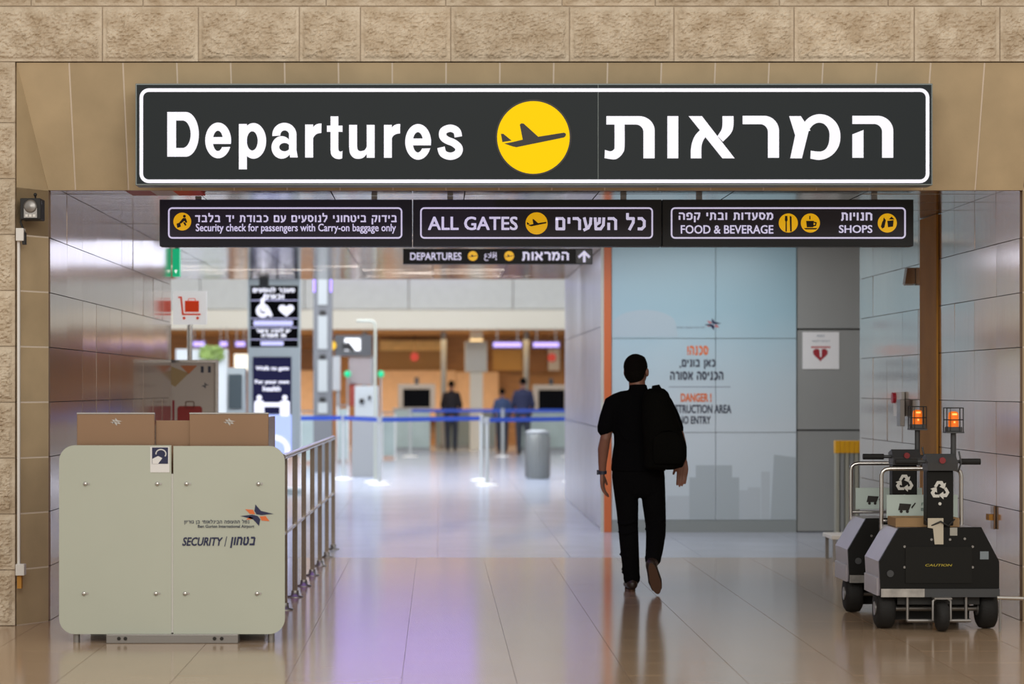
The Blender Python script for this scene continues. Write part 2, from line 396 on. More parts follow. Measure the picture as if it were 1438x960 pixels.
# floor: tiles near, continuous beyond
fl = struct('floor', MB().box(-14, 12, -3, 21.9, -0.2, -0.006).box(-14, 12, 21.9, 68, -0.2, -0.0065), FLOORJ, None)
tw = 0.6; tg = 0.0014
tile = MB().box(-tw/2+tg, tw/2-tg, -tw/2+tg, tw/2-tg, -0.02, 0).mesh('tile'); tile.materials.append(FLOORT)
y0 = 21.9
rows = 16
for r in range(rows):
    yc = y0-tw/2-r*tw
    for c in range(-5, 7):
        o = bpy.data.objects.new('tile', tile); COL.objects.link(o); o.parent = fl
        o.location = (0.41+tw/2+(c-1)*tw+0.6, yc, 0); o.rotation_euler = (random.uniform(-.0006,.0006), random.uniform(-.0006,.0006), 0)
xa, xb = 0.41+tw*(-5), 0.41+tw*7
ya = y0-rows*tw
rest = MB()
def tiles_stuff(mb, x0, x1, y0_, y1_, s, g=0.0014):
    nx = int(round((x1-x0)/s)); ny = int(round((y1_-y0_)/s))
    for i in range(nx):
        for j in range(ny):
            mb.box(x0+i*s+g, x0+(i+1)*s-g, y0_+j*s+g, y0_+(j+1)*s-g, -0.02, 0)
tiles_stuff(rest, xa-tw*14, xa, ya, y0, tw); tiles_stuff(rest, xb, xb+tw*10, ya, y0, tw)
tiles_stuff(rest, xa-tw*6, xb+tw*6, ya-tw*25, ya, tw)
part('outer_tile', rest, FLOORT, fl, 'beige floor tiles outside the passage', kind='stuff')
hf = MB(); tiles_stuff(hf, -13.2, 10.8, 21.9, 21.9+1.2*38, 1.2, 0.0015)
part('hall_tile', hf, HALLF, fl, 'pale grey floor tiles of the hall', kind='stuff')

# front wall: rough blocks round a splayed tan reveal
wf = struct('wall_front', MB().box(-6.0, -2.74, 15.72, 23.6, 0, 6).box(-2.74, 4.06, 15.72, 15.86, 3.64, 6).box(4.06, 7, 15.72, 21.9, 0, 6), GROUT)
def rough_block(x0, x1, z0, z1, nx, nz, seed, depth=0.055):
    rnd = random.Random(seed); g = 0.004
    x0 += g; x1 -= g; z0 += g; z1 -= g
    from mathutils import noise
    vs = []; fs = []
    off = Vector((rnd.uniform(0, 99), rnd.uniform(0, 99), rnd.uniform(0, 99)))
    for j in range(nz+1):
        for i in range(nx+1):
            u, v = i/nx, j/nz; x = x0+(x1-x0)*u; z = z0+(z1-z0)*v
            e = min(u*(x1-x0), (1-u)*(x1-x0), v*(z1-z0), (1-v)*(z1-z0))
            m = min(1, max(0, (e-0.016)/0.02))
            h = 0.010*noise.noise(Vector((x*9, z*13, 0))+off)+0.016*abs(noise.noise(Vector((x*22, z*34, 3))+off))+0.012*noise.noise(Vector((x*50, z*70, 7))+off)
            h += 0.006*noise.noise(Vector((x*110, z*130, 1))+off)
            vs.append((x, 15.60-m*(0.012+h), z))
    for j in range(nz):
        for i in range(nx): k = j*(nx+1)+i; fs.append((k, k+1, k+nx+2, k+nx+1))
    mb = MB().add(vs, fs, False)
    mb.box(x0, x1, 15.601, 15.73, z0, z1)
    return mb
xs = [-3.6] + [ (p-VX)*15.57/F for p in (143, 278, 420, 506, 633, 800, 947, 1116, 1285)]
xs = [-3.9, -2.9] + xs[1:] + [3.62, 4.3, 5.0]
xs[1] = -2.86
k = 0
for i in range(len(xs)-1):
    part('stone', rough_block(xs[i], xs[i+1], 3.632, 3.99, int((xs[i+1]-xs[i])/0.0085), 42, 10+i), ROUGH_STONE, wf)
ys2 = [-3.9, -3.3, -2.62, -1.9, -1.3, -0.72, 0.05, 0.8, 1.4, 2.2, 2.9, 3.5, 4.2, 5.0]
for i in range(len(ys2)-1):
    part('stone', rough_block(ys2[i], ys2[i+1], 3.99, 4.35, int((ys2[i+1]-ys2[i])/0.02), 18, 40+i), ROUGH_STONE, wf)
zz = [0, 0.36, 0.72, 1.08, 1.44, 1.80, 2.16, 2.52, 2.88, 3.24, 3.632]
for i in range(len(zz)-1):
    part('stone', rough_block(-3.35, -2.722, zz[i], zz[i+1], 70, 40, 70+i), ROUGH_STONE, wf)
    part('stone', rough_block(4.045, 4.6, zz[i], zz[i+1], 24, 16, 90+i), ROUGH_STONE, wf)
    part('stone', rough_block(-4.0, -3.35, zz[i], zz[i+1], 24, 16, 110+i), ROUGH_STONE, wf)
part('mortar', MB().box(-4.05, 5.05, 15.612, 15.719, 3.637, 4.36).box(-4.05, -2.727, 15.612, 15.719, 0, 3.637).box(4.05, 4.62, 15.612, 15.719, 0, 3.637), mat('mortar', (0.56, 0.47, 0.36), 0.85), wf)
# tan header tiles: one sloping slab each
def hexa(q0, q1):   # two quads (front, back)
    vs = list(q0)+list(q1)
    return MB().add(vs, [(0,1,2,3), (7,6,5,4), (0,4,5,1), (1,5,6,2), (2,6,7,3), (3,7,4,0)])
hx = [-2.712]+[-2.38+0.3475*i for i in range(19)]+[4.03]
g = 0.0055
for i in range(len(hx)-1):
    a, b = hx[i]+g, hx[i+1]-g
    al, bl = max(a, XL+0.0), min(b, XR)
    if i == 0: al = XL; a = -2.718
    part('header_tile', hexa([(al, YI-0.005, ZH), (bl, YI-0.005, ZH), (b, YW, ZS), (a, YW, ZS)],
                             [(al, YI+0.05, ZH), (bl, YI+0.05, ZH), (b, YW+0.2, ZS), (a, YW+0.2, ZS)]), TAN, wf)
# grout backing for the header
part('grout_bed', hexa([(XL, YI+0.003, ZH+0.002), (XR, YI+0.003, ZH+0.002), (4.04, YW+0.004, ZS), (-2.715, YW+0.004, ZS)],
                       [(XL, YI+0.06, ZH+0.002), (XR, YI+0.06, ZH+0.002), (4.04, YW+0.3, ZS), (-2.715, YW+0.3, ZS)]), GROUT, wf)
def jamb(xo, xi, name):
    for i in range(8):
        z0, z1 = 0.36*i+g, min(0.36*(i+1)-g, ZH-0.004)
        s = 1 if xi > xo else -1
        zt = z1
        q = [(xo, YW, z0), (xi, YI, z0), (xi, YI, z1), (xo, YW, z1)]
        q2 = [(xo-s*0.02, YW+0.06, z0), (xi-s*0.04, YI+0.06, z0), (xi-s*0.04, YI+0.06, z1), (xo-s*0.02, YW+0.06, z1)]
        if s < 0: q = [q[1], q[0], q[3], q[2]]; q2 = [q2[1], q2[0], q2[3], q2[2]]
        part(name, hexa(q, q2), TAN, wf)
    # upper triangle next to the header tiles
    d = 0.004
    q = [(xo, YW+d, 0), (xi, YI+d, 0), (xi, YI+d, ZH), (xo, YW+d, ZS)]
    q2 = [(xo-(0.02 if xi > xo else -0.02), YW+0.1, 0), (xi-(0.05 if xi > xo else -0.05), YI+0.1, 0), (xi-(0.05 if xi > xo else -0.05), YI+0.1, ZH), (xo-(0.02 if xi > xo else -0.02), YW+0.1, ZS)]
    if xi < xo: q = [q[1], q[0], q[3], q[2]]; q2 = [q2[1], q2[0], q2[3], q2[2]]
    part('grout_bed', hexa(q, q2), GROUT, wf)
jamb(-2.718, XL, 'jamb_tile'); jamb(4.04, XR, 'jamb_tile')
part('jamb_tile', hexa([(-2.718, YW, 2.52+g), (XL, YI, 2.52+g), (XL, YI, ZH), (-2.718, YW, ZS)], [(-2.74, YW+0.06, 2.52+g), (XL-0.04, YI+0.06, 2.52+g), (XL-0.04, YI+0.06, ZH), (-2.74, YW+0.06, ZS)]), TAN, wf)

# passage walls clad in brushed metal panels
def panel_wall(name, x, side, ya, yb, ztop, ncol, extra=None):
    w_ = struct(name, MB().box(min(x+side*0.02, x+side*0.16), max(x+side*0.02, x+side*0.16), ya, yb, 0, ztop), DARKJ)
    L_ = (yb-ya)/ncol
    rz = [0.0, 0.36, 0.72, 1.08, 1.44, 1.80, 2.16, 2.52, ztop]
    for r in range(8):
        h = rz[r+1]-rz[r]
        me = MB().box(-0.0, 0.018, -L_/2+0.0007, L_/2-0.0007, -h/2+0.0025, h/2-0.0025).mesh('panel'); me.materials.append(WPANEL)
        for c in range(ncol):
            o = bpy.data.objects.new('panel', me); COL.objects.link(o); o.parent = w_
            o.location = (x+(0.0 if side > 0 else -0.018), ya+(c+0.5)*L_, rz[r]+h/2)
            o.rotation_euler = (0, random.uniform(-.004, .004), random.uniform(-.006, .006))
    return w_
wl = panel_wall('wall_left', XL, -1, 15.98, 23.2, 3.05, 10)
wr = panel_wall('wall_right', XR, 1, 15.98, 22.05, 3.05, 9)
# ceilings
ce = struct('ceiling', MB().box(XL-0.1, XR+0.1, 15.97, 22.0, 2.90, 3.10).box(XL-0.1, XR+1.6, 22.0, 25.85, 3.07, 3.2).box(-7.0, 1.80, 25.85, 33.8, 3.07, 3.2).box(-7.0, XL-0.1, 23.6, 25.85, 3.07, 3.2), DARKJ)
def ceil_panels(x0, x1, y0, y1, z, nx, ny):
    dx, dy = (x1-x0)/nx, (y1-y0)/ny
    me = MB().box(-dx/2+0.004, dx/2-0.004, -dy/2+0.004, dy/2-0.004, 0, 0.03).mesh('ceiling_panel'); me.materials.append(CPANEL)
    for i in range(nx):
        for j in range(ny):
            o = bpy.data.objects.new('ceiling_panel', me); COL.objects.link(o); o.parent = ce
            o.location = (x0+(i+0.5)*dx, y0+(j+0.5)*dy, z); o.rotation_euler = (random.uniform(-.003, .003), random.uniform(-.003, .003), 0)
ceil_panels(XL, XR, 15.97, 22.0, 2.87, 7, 8)
ceil_panels(XL, XR+1.5, 22.0, 25.8, 3.05, 8, 5)
ceil_panels(-6.5, 1.77, 25.8, 33.8, 3.05, 9, 9)
part('fascia', MB().box(XL, XR, 21.98, 22.0, 2.87, 3.06), CPANEL, ce)
# grey cladding behind and beside the hoarding
wb = struct('wall_back', MB().box(1.80, 7.0, 25.86, 26.0, 0, 3.3).box(1.80, 1.9, 26.0, 33.8, 0, 3.3).box(-14, -2.6, 33.7, 33.8, 3.07, 8).box(-2.6, 12, 33.7, 33.8, 3.07, 8).box(4.0, 7.0, 21.9, 22.05, 0, 3.3), DARKJ)
YH = 25.75
for (a, b) in ((604, 747), (462, 604), (300, 462)):
    pa, pb = P(1119.5, b, YH), P(1119.5, a, YH)
    z0, z1 = max(0.0, pa.z+0.008), min(3.05, pb.z-0.008)
    part('panel', MB().box(3.825, 4.72, YH+0.02, YH+0.1, z0, z1, 0.004), GREYW, wb)
    part('panel', MB().box(4.73, 5.6, YH+0.02, YH+0.1, z0, z1, 0.004), GREYW, wb)
# side face of the closed-off corner: pale panels receding to the hall
for i in range(5):
    y0_ = 25.9+i*1.58
    for z0, z1 in ((0.0, 1.1), (1.1, 2.2), (2.2, 3.05)):
        part('side_panel', MB().box(1.772, 1.80, y0_+0.004, y0_+1.576, z0+0.004, z1-0.004), MATS.get('side_pale') or mat('side_pale', (0.50, 0.50, 0.55), 0.3, metal=0.35, var=0.08, scale=3), wb)

# ------------------------------------------------------------------ big departures sign
YS = 15.40
t = thing('departures_sign', 'large charcoal lightbox sign reading Departures with yellow aeroplane disc above the passage', 'sign', P(750, 260, YS))
mb = MB(); a = P(190, 260, YS); b = P(1310, 117, YS)
cab = part('cabinet', MB().box(a.x, b.x, YS+0.004, YS+0.19, a.z, b.z, 0.004), SIGNE, t)
part('face', pbox(MB(), 192, 119, 839.6, 258, YS, 0.01), SIGNF, t); part('face', pbox(MB(), 840.4, 119, 1308, 258, YS, 0.01), SIGNF, t)
def border(px0, py0, px1, py1, w_, r, Y):
    a = P(px0, py1, Y); b = P(px1, py0, Y); k = Y/F
    return MB().ring(rrect(a.x, b.x, a.z, b.z, r*k), rrect(a.x+w_*k, b.x-w_*k, a.z+w_*k, b.z-w_*k, (r-w_)*k), Y-0.003, Y+0.001)
part('border_line', border(196, 124, 1305, 257, 5, 13, YS), LITW, t)
def strip(mb, A, B, ox):           # solid ribbon between two outlines, traced in 6.536x pixels
    k = len(A); vs = []
    for y in (YS-0.004, YS):
        for x, z in A+B:
            p_ = P(ox+x/6.536, 145+z/6.536, YS); vs.append((p_.x, y, p_.z))
    m = 2*k; fs = []
    for i in range(k-1):
        fs += [(i, i+1, k+i+1, k+i), (m+i, m+k+i, m+k+i+1, m+i+1), (i, m+i, m+i+1, i+1), (k+i, k+i+1, m+k+i+1, m+k+i)]
    fs += [(0, k, m+k, m), (k-1, m+k-1, m+2*k-1, 2*k-1)]
    return mb.add(vs, fs)
def arc(cx, cy, rx_, ry_, a0, a1, n=24):
    return [(cx+rx_*math.cos(math.radians(a0+(a1-a0)*i/n)), cy+ry_*math.sin(math.radians(a0+(a1-a0)*i/n))) for i in range(n+1)]
def qd(mb, x0, y0, x1, y1, ox): return strip(mb, [(x0, y0), (x1, y0)], [(x0, y1), (x1, y1)], ox)
def sm(pts, n=5):                   # Catmull-Rom
    o = []; q_ = [pts[0]]+list(pts)+[pts[-1]]
    for i in range(1, len(q_)-2):
        for j in range(n):
            u = j/n; o.append(tuple(0.5*((2*q_[i][c])+(-q_[i-1][c]+q_[i+1][c])*u+(2*q_[i-1][c]-5*q_[i][c]+4*q_[i+1][c]-q_[i+2][c])*u*u+(-q_[i-1][c]+3*q_[i][c]-3*q_[i+1][c]+q_[i+2][c])*u**3) for c in (0, 1)))
    return o+[pts[-1]]
def letter(fn):
    mb = MB(); fn(mb); part('letter', mb, LITW, t)
def L_D(m):
    qd(m, 65, 80, 146, 490, 225)
    strip(m, [(130,80)]+arc(235,285,120,205,-90,90)+[(130,490)], [(130,158)]+arc(205,284,75,126,-90,90)+[(130,410)], 225)
def L_e(m, dx_=0, dy_=0, ox=225):
    strip(m, arc(532+dx_,341+dy_,119,164,11,-339,40), arc(530+dx_,345+dy_,47,93,5,-322,40), ox); qd(m, 478+dx_, 310+dy_, 649+dx_, 373+dy_, ox)
def L_p(m):
    qd(m, 722, 190, 796, 606, 225); strip(m, arc(857,345,116,164,0,360,40), arc(845,345,50,88,0,360,40), 225)
def L_a(m):
    strip(m, arc(1140,288,111,109,-187,0), arc(1143,292,40,43,-186,0), 225); qd(m, 1182, 285, 1251, 470, 225)
    strip(m, [(1182,430),(1251,430)], [(1192,497),(1263,497)], 225)
    strip(m, arc(1115,405,94,104,0,360,36), arc(1141,402,48,38,0,360,36), 225)
def L_r(m):
    qd(m, 1330, 195, 1404, 498, 225); strip(m, sm([(1395,230),(1420,202),(1450,188),(1481,186)]), sm([(1395,345),(1412,305),(1440,280),(1479,272)]), 225)
def L_t(m):
    qd(m, 158, 120, 230, 430, 440); qd(m, 125, 205, 268, 262, 440)
    strip(m, sm([(158,415),(164,470),(195,503),(235,512),(265,506)]), sm([(230,410),(232,430),(243,442),(258,442),(268,436)]), 440)
def L_u(m):
    qd(m, 328, 198, 402, 400, 440); qd(m, 490, 198, 563, 500, 440)
    strip(m, sm([(328,395),(337,460),(370,500),(415,510),(460,498),(495,460)]), sm([(402,395),(408,425),(425,438),(445,438),(472,428),(490,400)]), 440)
def L_r2(m):
    qd(m, 648, 198, 721, 500, 440); strip(m, sm([(712,232),(738,205),(768,192),(798,190)]), sm([(712,348),(728,307),(757,284),(796,276)]), 440)
def L_s(m):
    c_ = sm([(1331,308),(1316,254),(1258,229),(1196,253),(1190,305),(1226,338),(1290,365),(1336,410),(1322,462),(1258,486),(1192,462),(1172,404)], 5)
    A_, B_ = [], []
    for i in range(len(c_)):
        a_, b_ = c_[max(0, i-1)], c_[min(len(c_)-1, i+1)]; tx, ty = b_[0]-a_[0], b_[1]-a_[1]; l_ = math.hypot(tx, ty)
        A_.append((c_[i][0]-ty/l_*35, c_[i][1]+tx/l_*34)); B_.append((c_[i][0]+ty/l_*35, c_[i][1]-tx/l_*34))
    strip(m, A_, B_, 440)
for f_ in (L_D, L_e, L_p, L_a, L_r, L_t, L_u, L_r2, lambda m: L_e(m, 430, 13, 440), L_s): letter(f_)
def H_tav(m):
    strip(m, [(75,118)]+arc(375,250,143,132,-90,0)+[(518,505)], [(75,195)]+arc(345,265,70,70,-90,0)+[(415,505)], 840)
    strip(m, sm([(242,185),(242,400),(225,458),(190,497),(145,515),(58,503)]), sm([(150,185),(150,395),(144,422),(128,436),(105,440),(62,428)]), 840)
def H_alef(m):
    strip(m, [(830,118),(952,118)], [(1140,505),(1252,505)], 840)
    strip(m, sm([(942,238),(890,295),(862,360),(850,430),(850,505)]), sm([(1000,290),(965,340),(950,385),(947,430),(947,505)]), 840)
    strip(m, sm([(1140,118),(1140,195),(1130,245),(1095,300)]), sm([(1242,118),(1240,215),(1215,280),(1145,352)]), 840)
def H_resh(m): strip(m, [(-47,115)]+arc(150,255,137,140,-90,0)+[(287,500)], [(-47,192)]+arc(115,265,70,73,-90,0)+[(185,500)], 1050)
def H_mem(m):
    strip(m, [(380,118),(487,118)], [(437,300),(575,250)], 1050); strip(m, [(437,285),(566,225)], [(390,505),(497,505)], 1050)
    strip(m, sm([(500,205),(540,150),(595,113),(665,100),(740,118),(805,170),(840,235),(850,305),(838,385),(795,455),(730,502),(655,520),(575,508)]),
             sm([(535,330),(550,270),(580,220),(615,190),(655,178),(700,190),(733,225),(748,265),(750,310),(742,370),(715,420),(665,443),(578,435)]), 1050)
def H_he(m):
    strip(m, [(960,115)]+arc(1190,255,145,140,-90,0)+[(1335,500)], [(960,190)]+arc(1160,262,73,72,-90,0)+[(1233,500)], 1050); strip(m, [(960,285),(1062,245)], [(960,500),(1062,500)], 1050)
for f_ in (H_tav, lambda m: qd(m, 635, 118, 735, 505, 840), H_alef, H_resh, H_mem, H_he): letter(f_)
d = part('disc', pdisc(MB(), 749, 193, 51, YS, 0.004, 64), LITY, t)
mb = MB(); plane_icon(mb, 749, 193, 51, YS-0.004, 0.002)
part('disc_rim', MB().ring([(P(749,193,YS).x+53.5*YS/F*math.cos(2*PI*i/64), P(749,193,YS).z+53.5*YS/F*math.sin(2*PI*i/64)) for i in range(64)],
     [(P(749,193,YS).x+51*YS/F*math.cos(2*PI*i/64), P(749,193,YS).z+51*YS/F*math.sin(2*PI*i/64)) for i in range(64)], YS-0.005, YS), ICON, t)
part('aeroplane_icon', mb, ICON, t)

# ------------------------------------------------------------------ three hanging signs below
Y2 = 16.8
def hang_sign(px0, px1, label, bx0, bx1):
    t = thing('hanging_sign', label, 'sign', P((px0+px1)/2, 345, Y2), 'row of three hanging direction signs')
    a = P(px0, 345.5, Y2); b = P(px1, 280, Y2)
    part('cabinet', MB().box(a.x, b.x, Y2+0.003, Y2+0.16, a.z, b.z, 0.003), SIGNH, t)
    part('face', pbox(MB(), bx0+1, 293, bx1-1, 333, Y2, 0.006), SIGNF2, t)
    part('border_line', border(bx0, 291, bx1, 335, 2.2, 6, Y2-0.001), LITL, t)
    for fx in (0.15, 0.85):
        x = a.x+(b.x-a.x)*fx
        part('hanger', MB().box(x-0.02, x+0.02, Y2+0.06, Y2+0.10, b.z-0.001, 2.868), STEELD, t)
    return t
def icon_travel(mb, cx, cy, Y):   # passenger with case pictogram
    S = lambda pts: [(cx+x, cy+y) for x, y in pts]
    pdisc(mb, cx+3, cy-7.5, 2, Y); ppoly(mb, S([(1,-5),(5,-5),(7,1),(5,2),(3,-1),(-2,3),(-4,1)]), Y); ppoly(mb, S([(-8,3),(-3,1),(-2,7),(-7,9)]), Y); ppoly(mb, S([(1,1),(4,1),(6,5),(4,6)]), Y)
t = hang_sign(224, 578.5, 'left hanging sign with white text on security check for carry-on baggage', 236, 565)
part('disc', pdisc(MB(), 256, 311, 12.5, Y2), LITY2, t)
mb = MB(); icon_travel(mb, 256, 311, Y2-0.002); part('icon', mb, ICON, t)
part('hebrew_lettering', text(MB(), 'בידוק ביטחוני לנוסעים עם כבודת יד בלבד', 274, 299, 557, 315, Y2, off=0.02, rtl=True), LITL, t)
part('lettering', text(MB(), 'Security check for passengers with Carry-on baggage only', 275, 314, 556, 328, Y2, off=0.018), LITL, t)
t = hang_sign(580, 929, 'middle hanging sign reading ALL GATES with yellow aeroplane disc', 590, 917)
part('disc', pdisc(MB(), 753.5, 313.5, 15.5, Y2), LITY2, t)
mb = MB(); plane_icon(mb, 753.5, 313.5, 15.5, Y2-0.002); part('aeroplane_icon', mb, ICON, t)
part('lettering', text(MB(), 'ALL GATES', 601, 304, 727, 323, Y2, off=0.025), LITL, t)
part('hebrew_lettering', text(MB(), 'כל השערים', 780, 299, 907, 325, Y2, off=0.022, rtl=True), LITL, t)
t = hang_sign(930.5, 1283, 'right hanging sign reading FOOD and BEVERAGE and SHOPS with three yellow discs', 942, 1272)
for x in (1107, 1138, 1246): part('disc', pdisc(MB(), x, 313, 13.4, Y2), LITY2, t)
mb = MB(); q = Y2-0.002
ppoly(mb, [(1102.5,303),(1105.5,303),(1106,309),(1104.8,311),(1105,325),(1103,325),(1103.2,311),(1102,309)], q)
ppoly(mb, [(1109,303),(1111.5,304),(1111.8,325),(1109.5,325)], q)
ppoly(mb, [(1132,310),(1143,310),(1142,319),(1133,319)], q); ppoly(mb, [(1143,311),(1147,312),(1146,317),(1142,318),(1142,316),(1144.5,315.5),(1145,313.5),(1143,313)], q)
ppoly(mb, [(1129,320),(1148,320),(1146,322),(1131,322)], q); ppoly(mb, [(1136.5,303),(1138,303),(1138,308),(1136.5,308)], q)
ppoly(mb, [(1241,305),(1244,309),(1242,319),(1239,321),(1237,318),(1239,311),(1240,310)], q); ppoly(mb, [(1246,310),(1255,309),(1254,318),(1247,319)], q)
ppoly(mb, [(1248,308),(1252,304),(1256,308)], q)
part('icon', mb, ICON, t)
part('hebrew_lettering', text(text(MB(), 'מסעדות ובתי קפה', 953, 298, 1086, 312, Y2, off=0.02, rtl=True), 'חנויות', 1181, 298, 1225, 310, Y2, off=0.02, rtl=True), LITL, t)
part('lettering', text(text(MB(), 'FOOD & BEVERAGE', 956, 316, 1086, 328, Y2, off=0.02), 'SHOPS', 1178, 316, 1225, 327, Y2, off=0.02), LITL, t)

# small black departures sign further in
Y3 = 23.5
t = thing('small_departures_sign', 'small black hanging sign with DEPARTURES and arrow under the hanging sign row', 'sign', P(698, 370, Y3))
part('cabinet', pbox(MB(), 566, 349, 832, 370.5, Y3, 0.10), BLACK, t)
for px in (610, 790):
    p_ = P(px, 349, Y3); part('hanger', MB().box(p_.x-0.012, p_.x+0.012, Y3+0.03, Y3+0.06, p_.z-0.001, 3.048), STEELD, t)
part('arrow_plate', pbox(MB(), 809, 350.5, 831, 369.5, Y3-0.003, 0.004), GREYP, t)
part('lettering', text(MB(), 'DEPARTURES', 576, 354.5, 648, 365, Y3-0.001, off=0.02), LITL, t)
part('hebrew_lettering', text(MB(), 'המראות', 733, 353, 799, 366, Y3-0.001, off=0.02, rtl=True), LITL, t)
part('arabic_lettering', text(MB(), '\uFEC9\uFEFC\uFED7\uFE87', 680, 354, 698, 366, Y3-0.001, off=0.01), LITL, t)
for x in (664, 715): part('disc', pdisc(MB(), x, 359.3, 6.8, Y3-0.001), LITY2, t)
for x in (664, 715): mb = MB(); plane_icon(mb, x, 359.3, 6.5, Y3-0.003); part('aeroplane_icon', mb, ICON, t)
part('arrow', ppoly(MB(), [(820.5,351.5),(829,360),(827,362.5),(822.3,358),(822.3,368),(818.7,368),(818.7,358),(813.5,362.5),(811.5,360)], Y3-0.004), LITL, t)

# ceiling reflection painted as a thin red and white plate
t = thing('ceiling_reflection', 'red and white reflection painted as a plate on the passage ceiling above the left hanging sign', 'sign', (-1.72, 16.5, 2.87))
part('red_reflection', MB().box(-1.78, -1.60, 16.25, 16.66, 2.855, 2.869), RED, t)
part('white_reflection', MB().box(-1.93, -1.78, 16.25, 16.66, 2.855, 2.869), PAPER, t)
part('red_end', MB().box(-2.10, -1.93, 16.25, 16.66, 2.855, 2.869), mat('dull_red', (0.5, 0.12, 0.08), 0.5), t)

# ------------------------------------------------------------------ left jamb fittings
YJ = 15.56
t = thing('intercom', 'black square intercom with round silver speaker high on the left jamb', 'intercom', (P(42, 291, YJ).x, YJ, P(42, 291, YJ).z))
part('housing', pbox(MB(), 28, 278, 57, 308, YJ-0.05, 0.17, 0.006), BLACKM, t)
c = P(43, 290, YJ-0.05)
part('speaker', MB().lathe([(0.042, 0), (0.045, -0.006), (0.03, -0.014), (0.002, -0.017)], (c.x, YJ-0.05, c.z), 28, 'y'), STEELD, t)
for i in range(3): part('button', MB().box(c.x-0.032+i*0.024, c.x-0.016+i*0.024, YJ-0.062, YJ-0.0585, c.z-0.066, c.z-0.05), WHITEP, t)
pass; part('speaker_skirt', MB().box(c.x-0.042, c.x+0.042, YJ-0.058, YJ-0.05, c.z-0.072, c.z-0.01), STEELD, t)
p0 = P(50, 276, YJ); part('antenna_knob', MB().tube([(p0.x, YJ, p0.z-0.02), (p0.x, YJ-0.01, p0.z+0.005)], 0.006).ell((p0.x, YJ-0.012, p0.z+0.012), 0.012, 0.012, 0.012, 10), BLACKM, t)
t = thing('cable_conduit', 'white cable conduit with junction boxes running down beside the left jamb', 'conduit', (P(26, 800, YJ-0.02).x, YJ, 0.35))
yc = YJ-0.0
part('junction_box', pbox(MB(), 22, 320, 33, 338, yc-0.04, 0.08, 0.004), WHITEP, t)
part('conduit', pbox(MB(), 24.2, 337, 27.6, 795, yc-0.0, 0.03), WHITEP, t)
part('lower_box', pbox(MB(), 21.5, 792, 34, 808, yc-0.04, 0.08, 0.004), WHITEP, t)
w1 = [P(30, 307, yc), P(29, 312, yc), P(32, 320, yc), P(35, 328, yc), P(33, 340, yc)]
part('cable', MB().tube(w1, 0.007, 6), BLACKM, t)
part('plug', pbox(MB(), 31, 326, 35.5, 343, yc-0.02, 0.05), BLACKM, t)
part('socket_stub', pbox(MB(), 24, 808, 30, 826, yc-0.01, 0.05), BROWN, t)

# ------------------------------------------------------------------ security screen and desk
YP = 14.55
def bt(px, py): return P(px, py, YP)
t = thing('security_screen', 'pale green frosted glass security screen in two sheets standing by the left jamb', 'screen', (P(241, 900, YP).x, YP, 0))
a, b = bt(83, 890), bt(240.5, 625); R = 22*YP/F
part('glass_sheet', MB().prism(rrect(a.x, b.x, a.z, b.z, R, 8, (1, 0, 0, 1)), YP, YP+0.012), GLASSG, t)
a2, b2 = bt(243.5, 890), bt(400, 626)
part('glass_sheet', MB().prism(rrect(a2.x, b2.x, a2.z, b2.z, R, 8, (0, 1, 1, 0)), YP, YP+0.012), GLASSG, t)
part('joint_strip', pbox(MB(), 239.5, 665, 244.5, 888, YP+0.013, 0.006), WHITEP, t)
for px, py in ((120,679),(221,679),(262,679),(363,679),(118,833),(219,833),(260,833),(361,833)):
    c = bt(px, py)
    part('glass_bolt', MB().lathe([(0.013, 0.0), (0.013, -0.008), (0.009, -0.012), (0.001, -0.013)], (c.x, YP, c.z), 16, 'y').cyl((c.x+0.02, YP-0.002, c.z), 0.007, 0.006, 'y', 10), STEEL, t)
    part('standoff', MB().cyl((c.x, YP+0.040, c.z), 0.01, 0.056, 'y', 10), STEEL, t)
part('base_plate', MB().box(bt(150,0).x, bt(335,0).x, YP-0.03, YP+0.10, 0.0, 0.055, 0.004), STEELD, t)
for px in (168, 177, 302, 312): part('base_bolt', MB().cyl((bt(px,0).x, YP-0.032, 0.03), 0.011, 0.01, 'y', 12), ICON, t)
for px in (106, 380): part('foot', MB().cyl((bt(px,0).x, YP+0.05, 0.03), 0.02, 0.06, 'z', 14), STEELD, t)
# print on the glass
mb1, mb2 = MB(), MB(); star_logo(mb1, mb2, 361, 723, 46, 30, YP-0.0005)
part('emblem_navy', mb1, NAVY, t); part('emblem_orange', mb2, ORANGE, t)
mb = MB(); text(mb, 'SECURITY', 256, 754, 313, 766, YP-0.0005, off=0.03, shear=0.25); text(mb, '/', 315, 753, 319, 767, YP-0.0005, off=0.0)
text(mb, 'בטחון', 323, 753, 359, 769, YP-0.0005, off=0.03, rtl=True, shear=0.2)
part('lettering', mb, NAVY, t)
mb = MB(); text(mb, 'נמל התעופה הבינלאומי בן גוריון', 259, 729, 350, 736, YP-0.0005, off=0.012, rtl=True); text(mb, 'Ben Gurion International Airport', 278, 736.5, 357, 742, YP-0.0005, off=0.012)
part('small_lettering', mb, INK, t)
stk = solo('sticker', pbox(MB(), 211, 627, 238, 663, YP-0.0034, 0.003), PAPER, 'small white sticker with navy picture at the top middle of the glass screen', 'sticker')
part('picture', pbox(MB(), 213.5, 628, 236, 651, YP-0.0046, 0.001), NAVY, stk)
mb = MB(); c = P(226, 637, YP-0.004)
mb.tube([(c.x+0.03*math.cos(g), YP-0.0045, c.z+0.026*math.sin(g)) for g in [i*0.35-0.6 for i in range(12)]], 0.004, 5); ppoly(mb, [(214,651),(214,644),(222,640),(228,643),(222,651)], YP-0.0047)
part('picture_mark', mb, PAPER, stk)
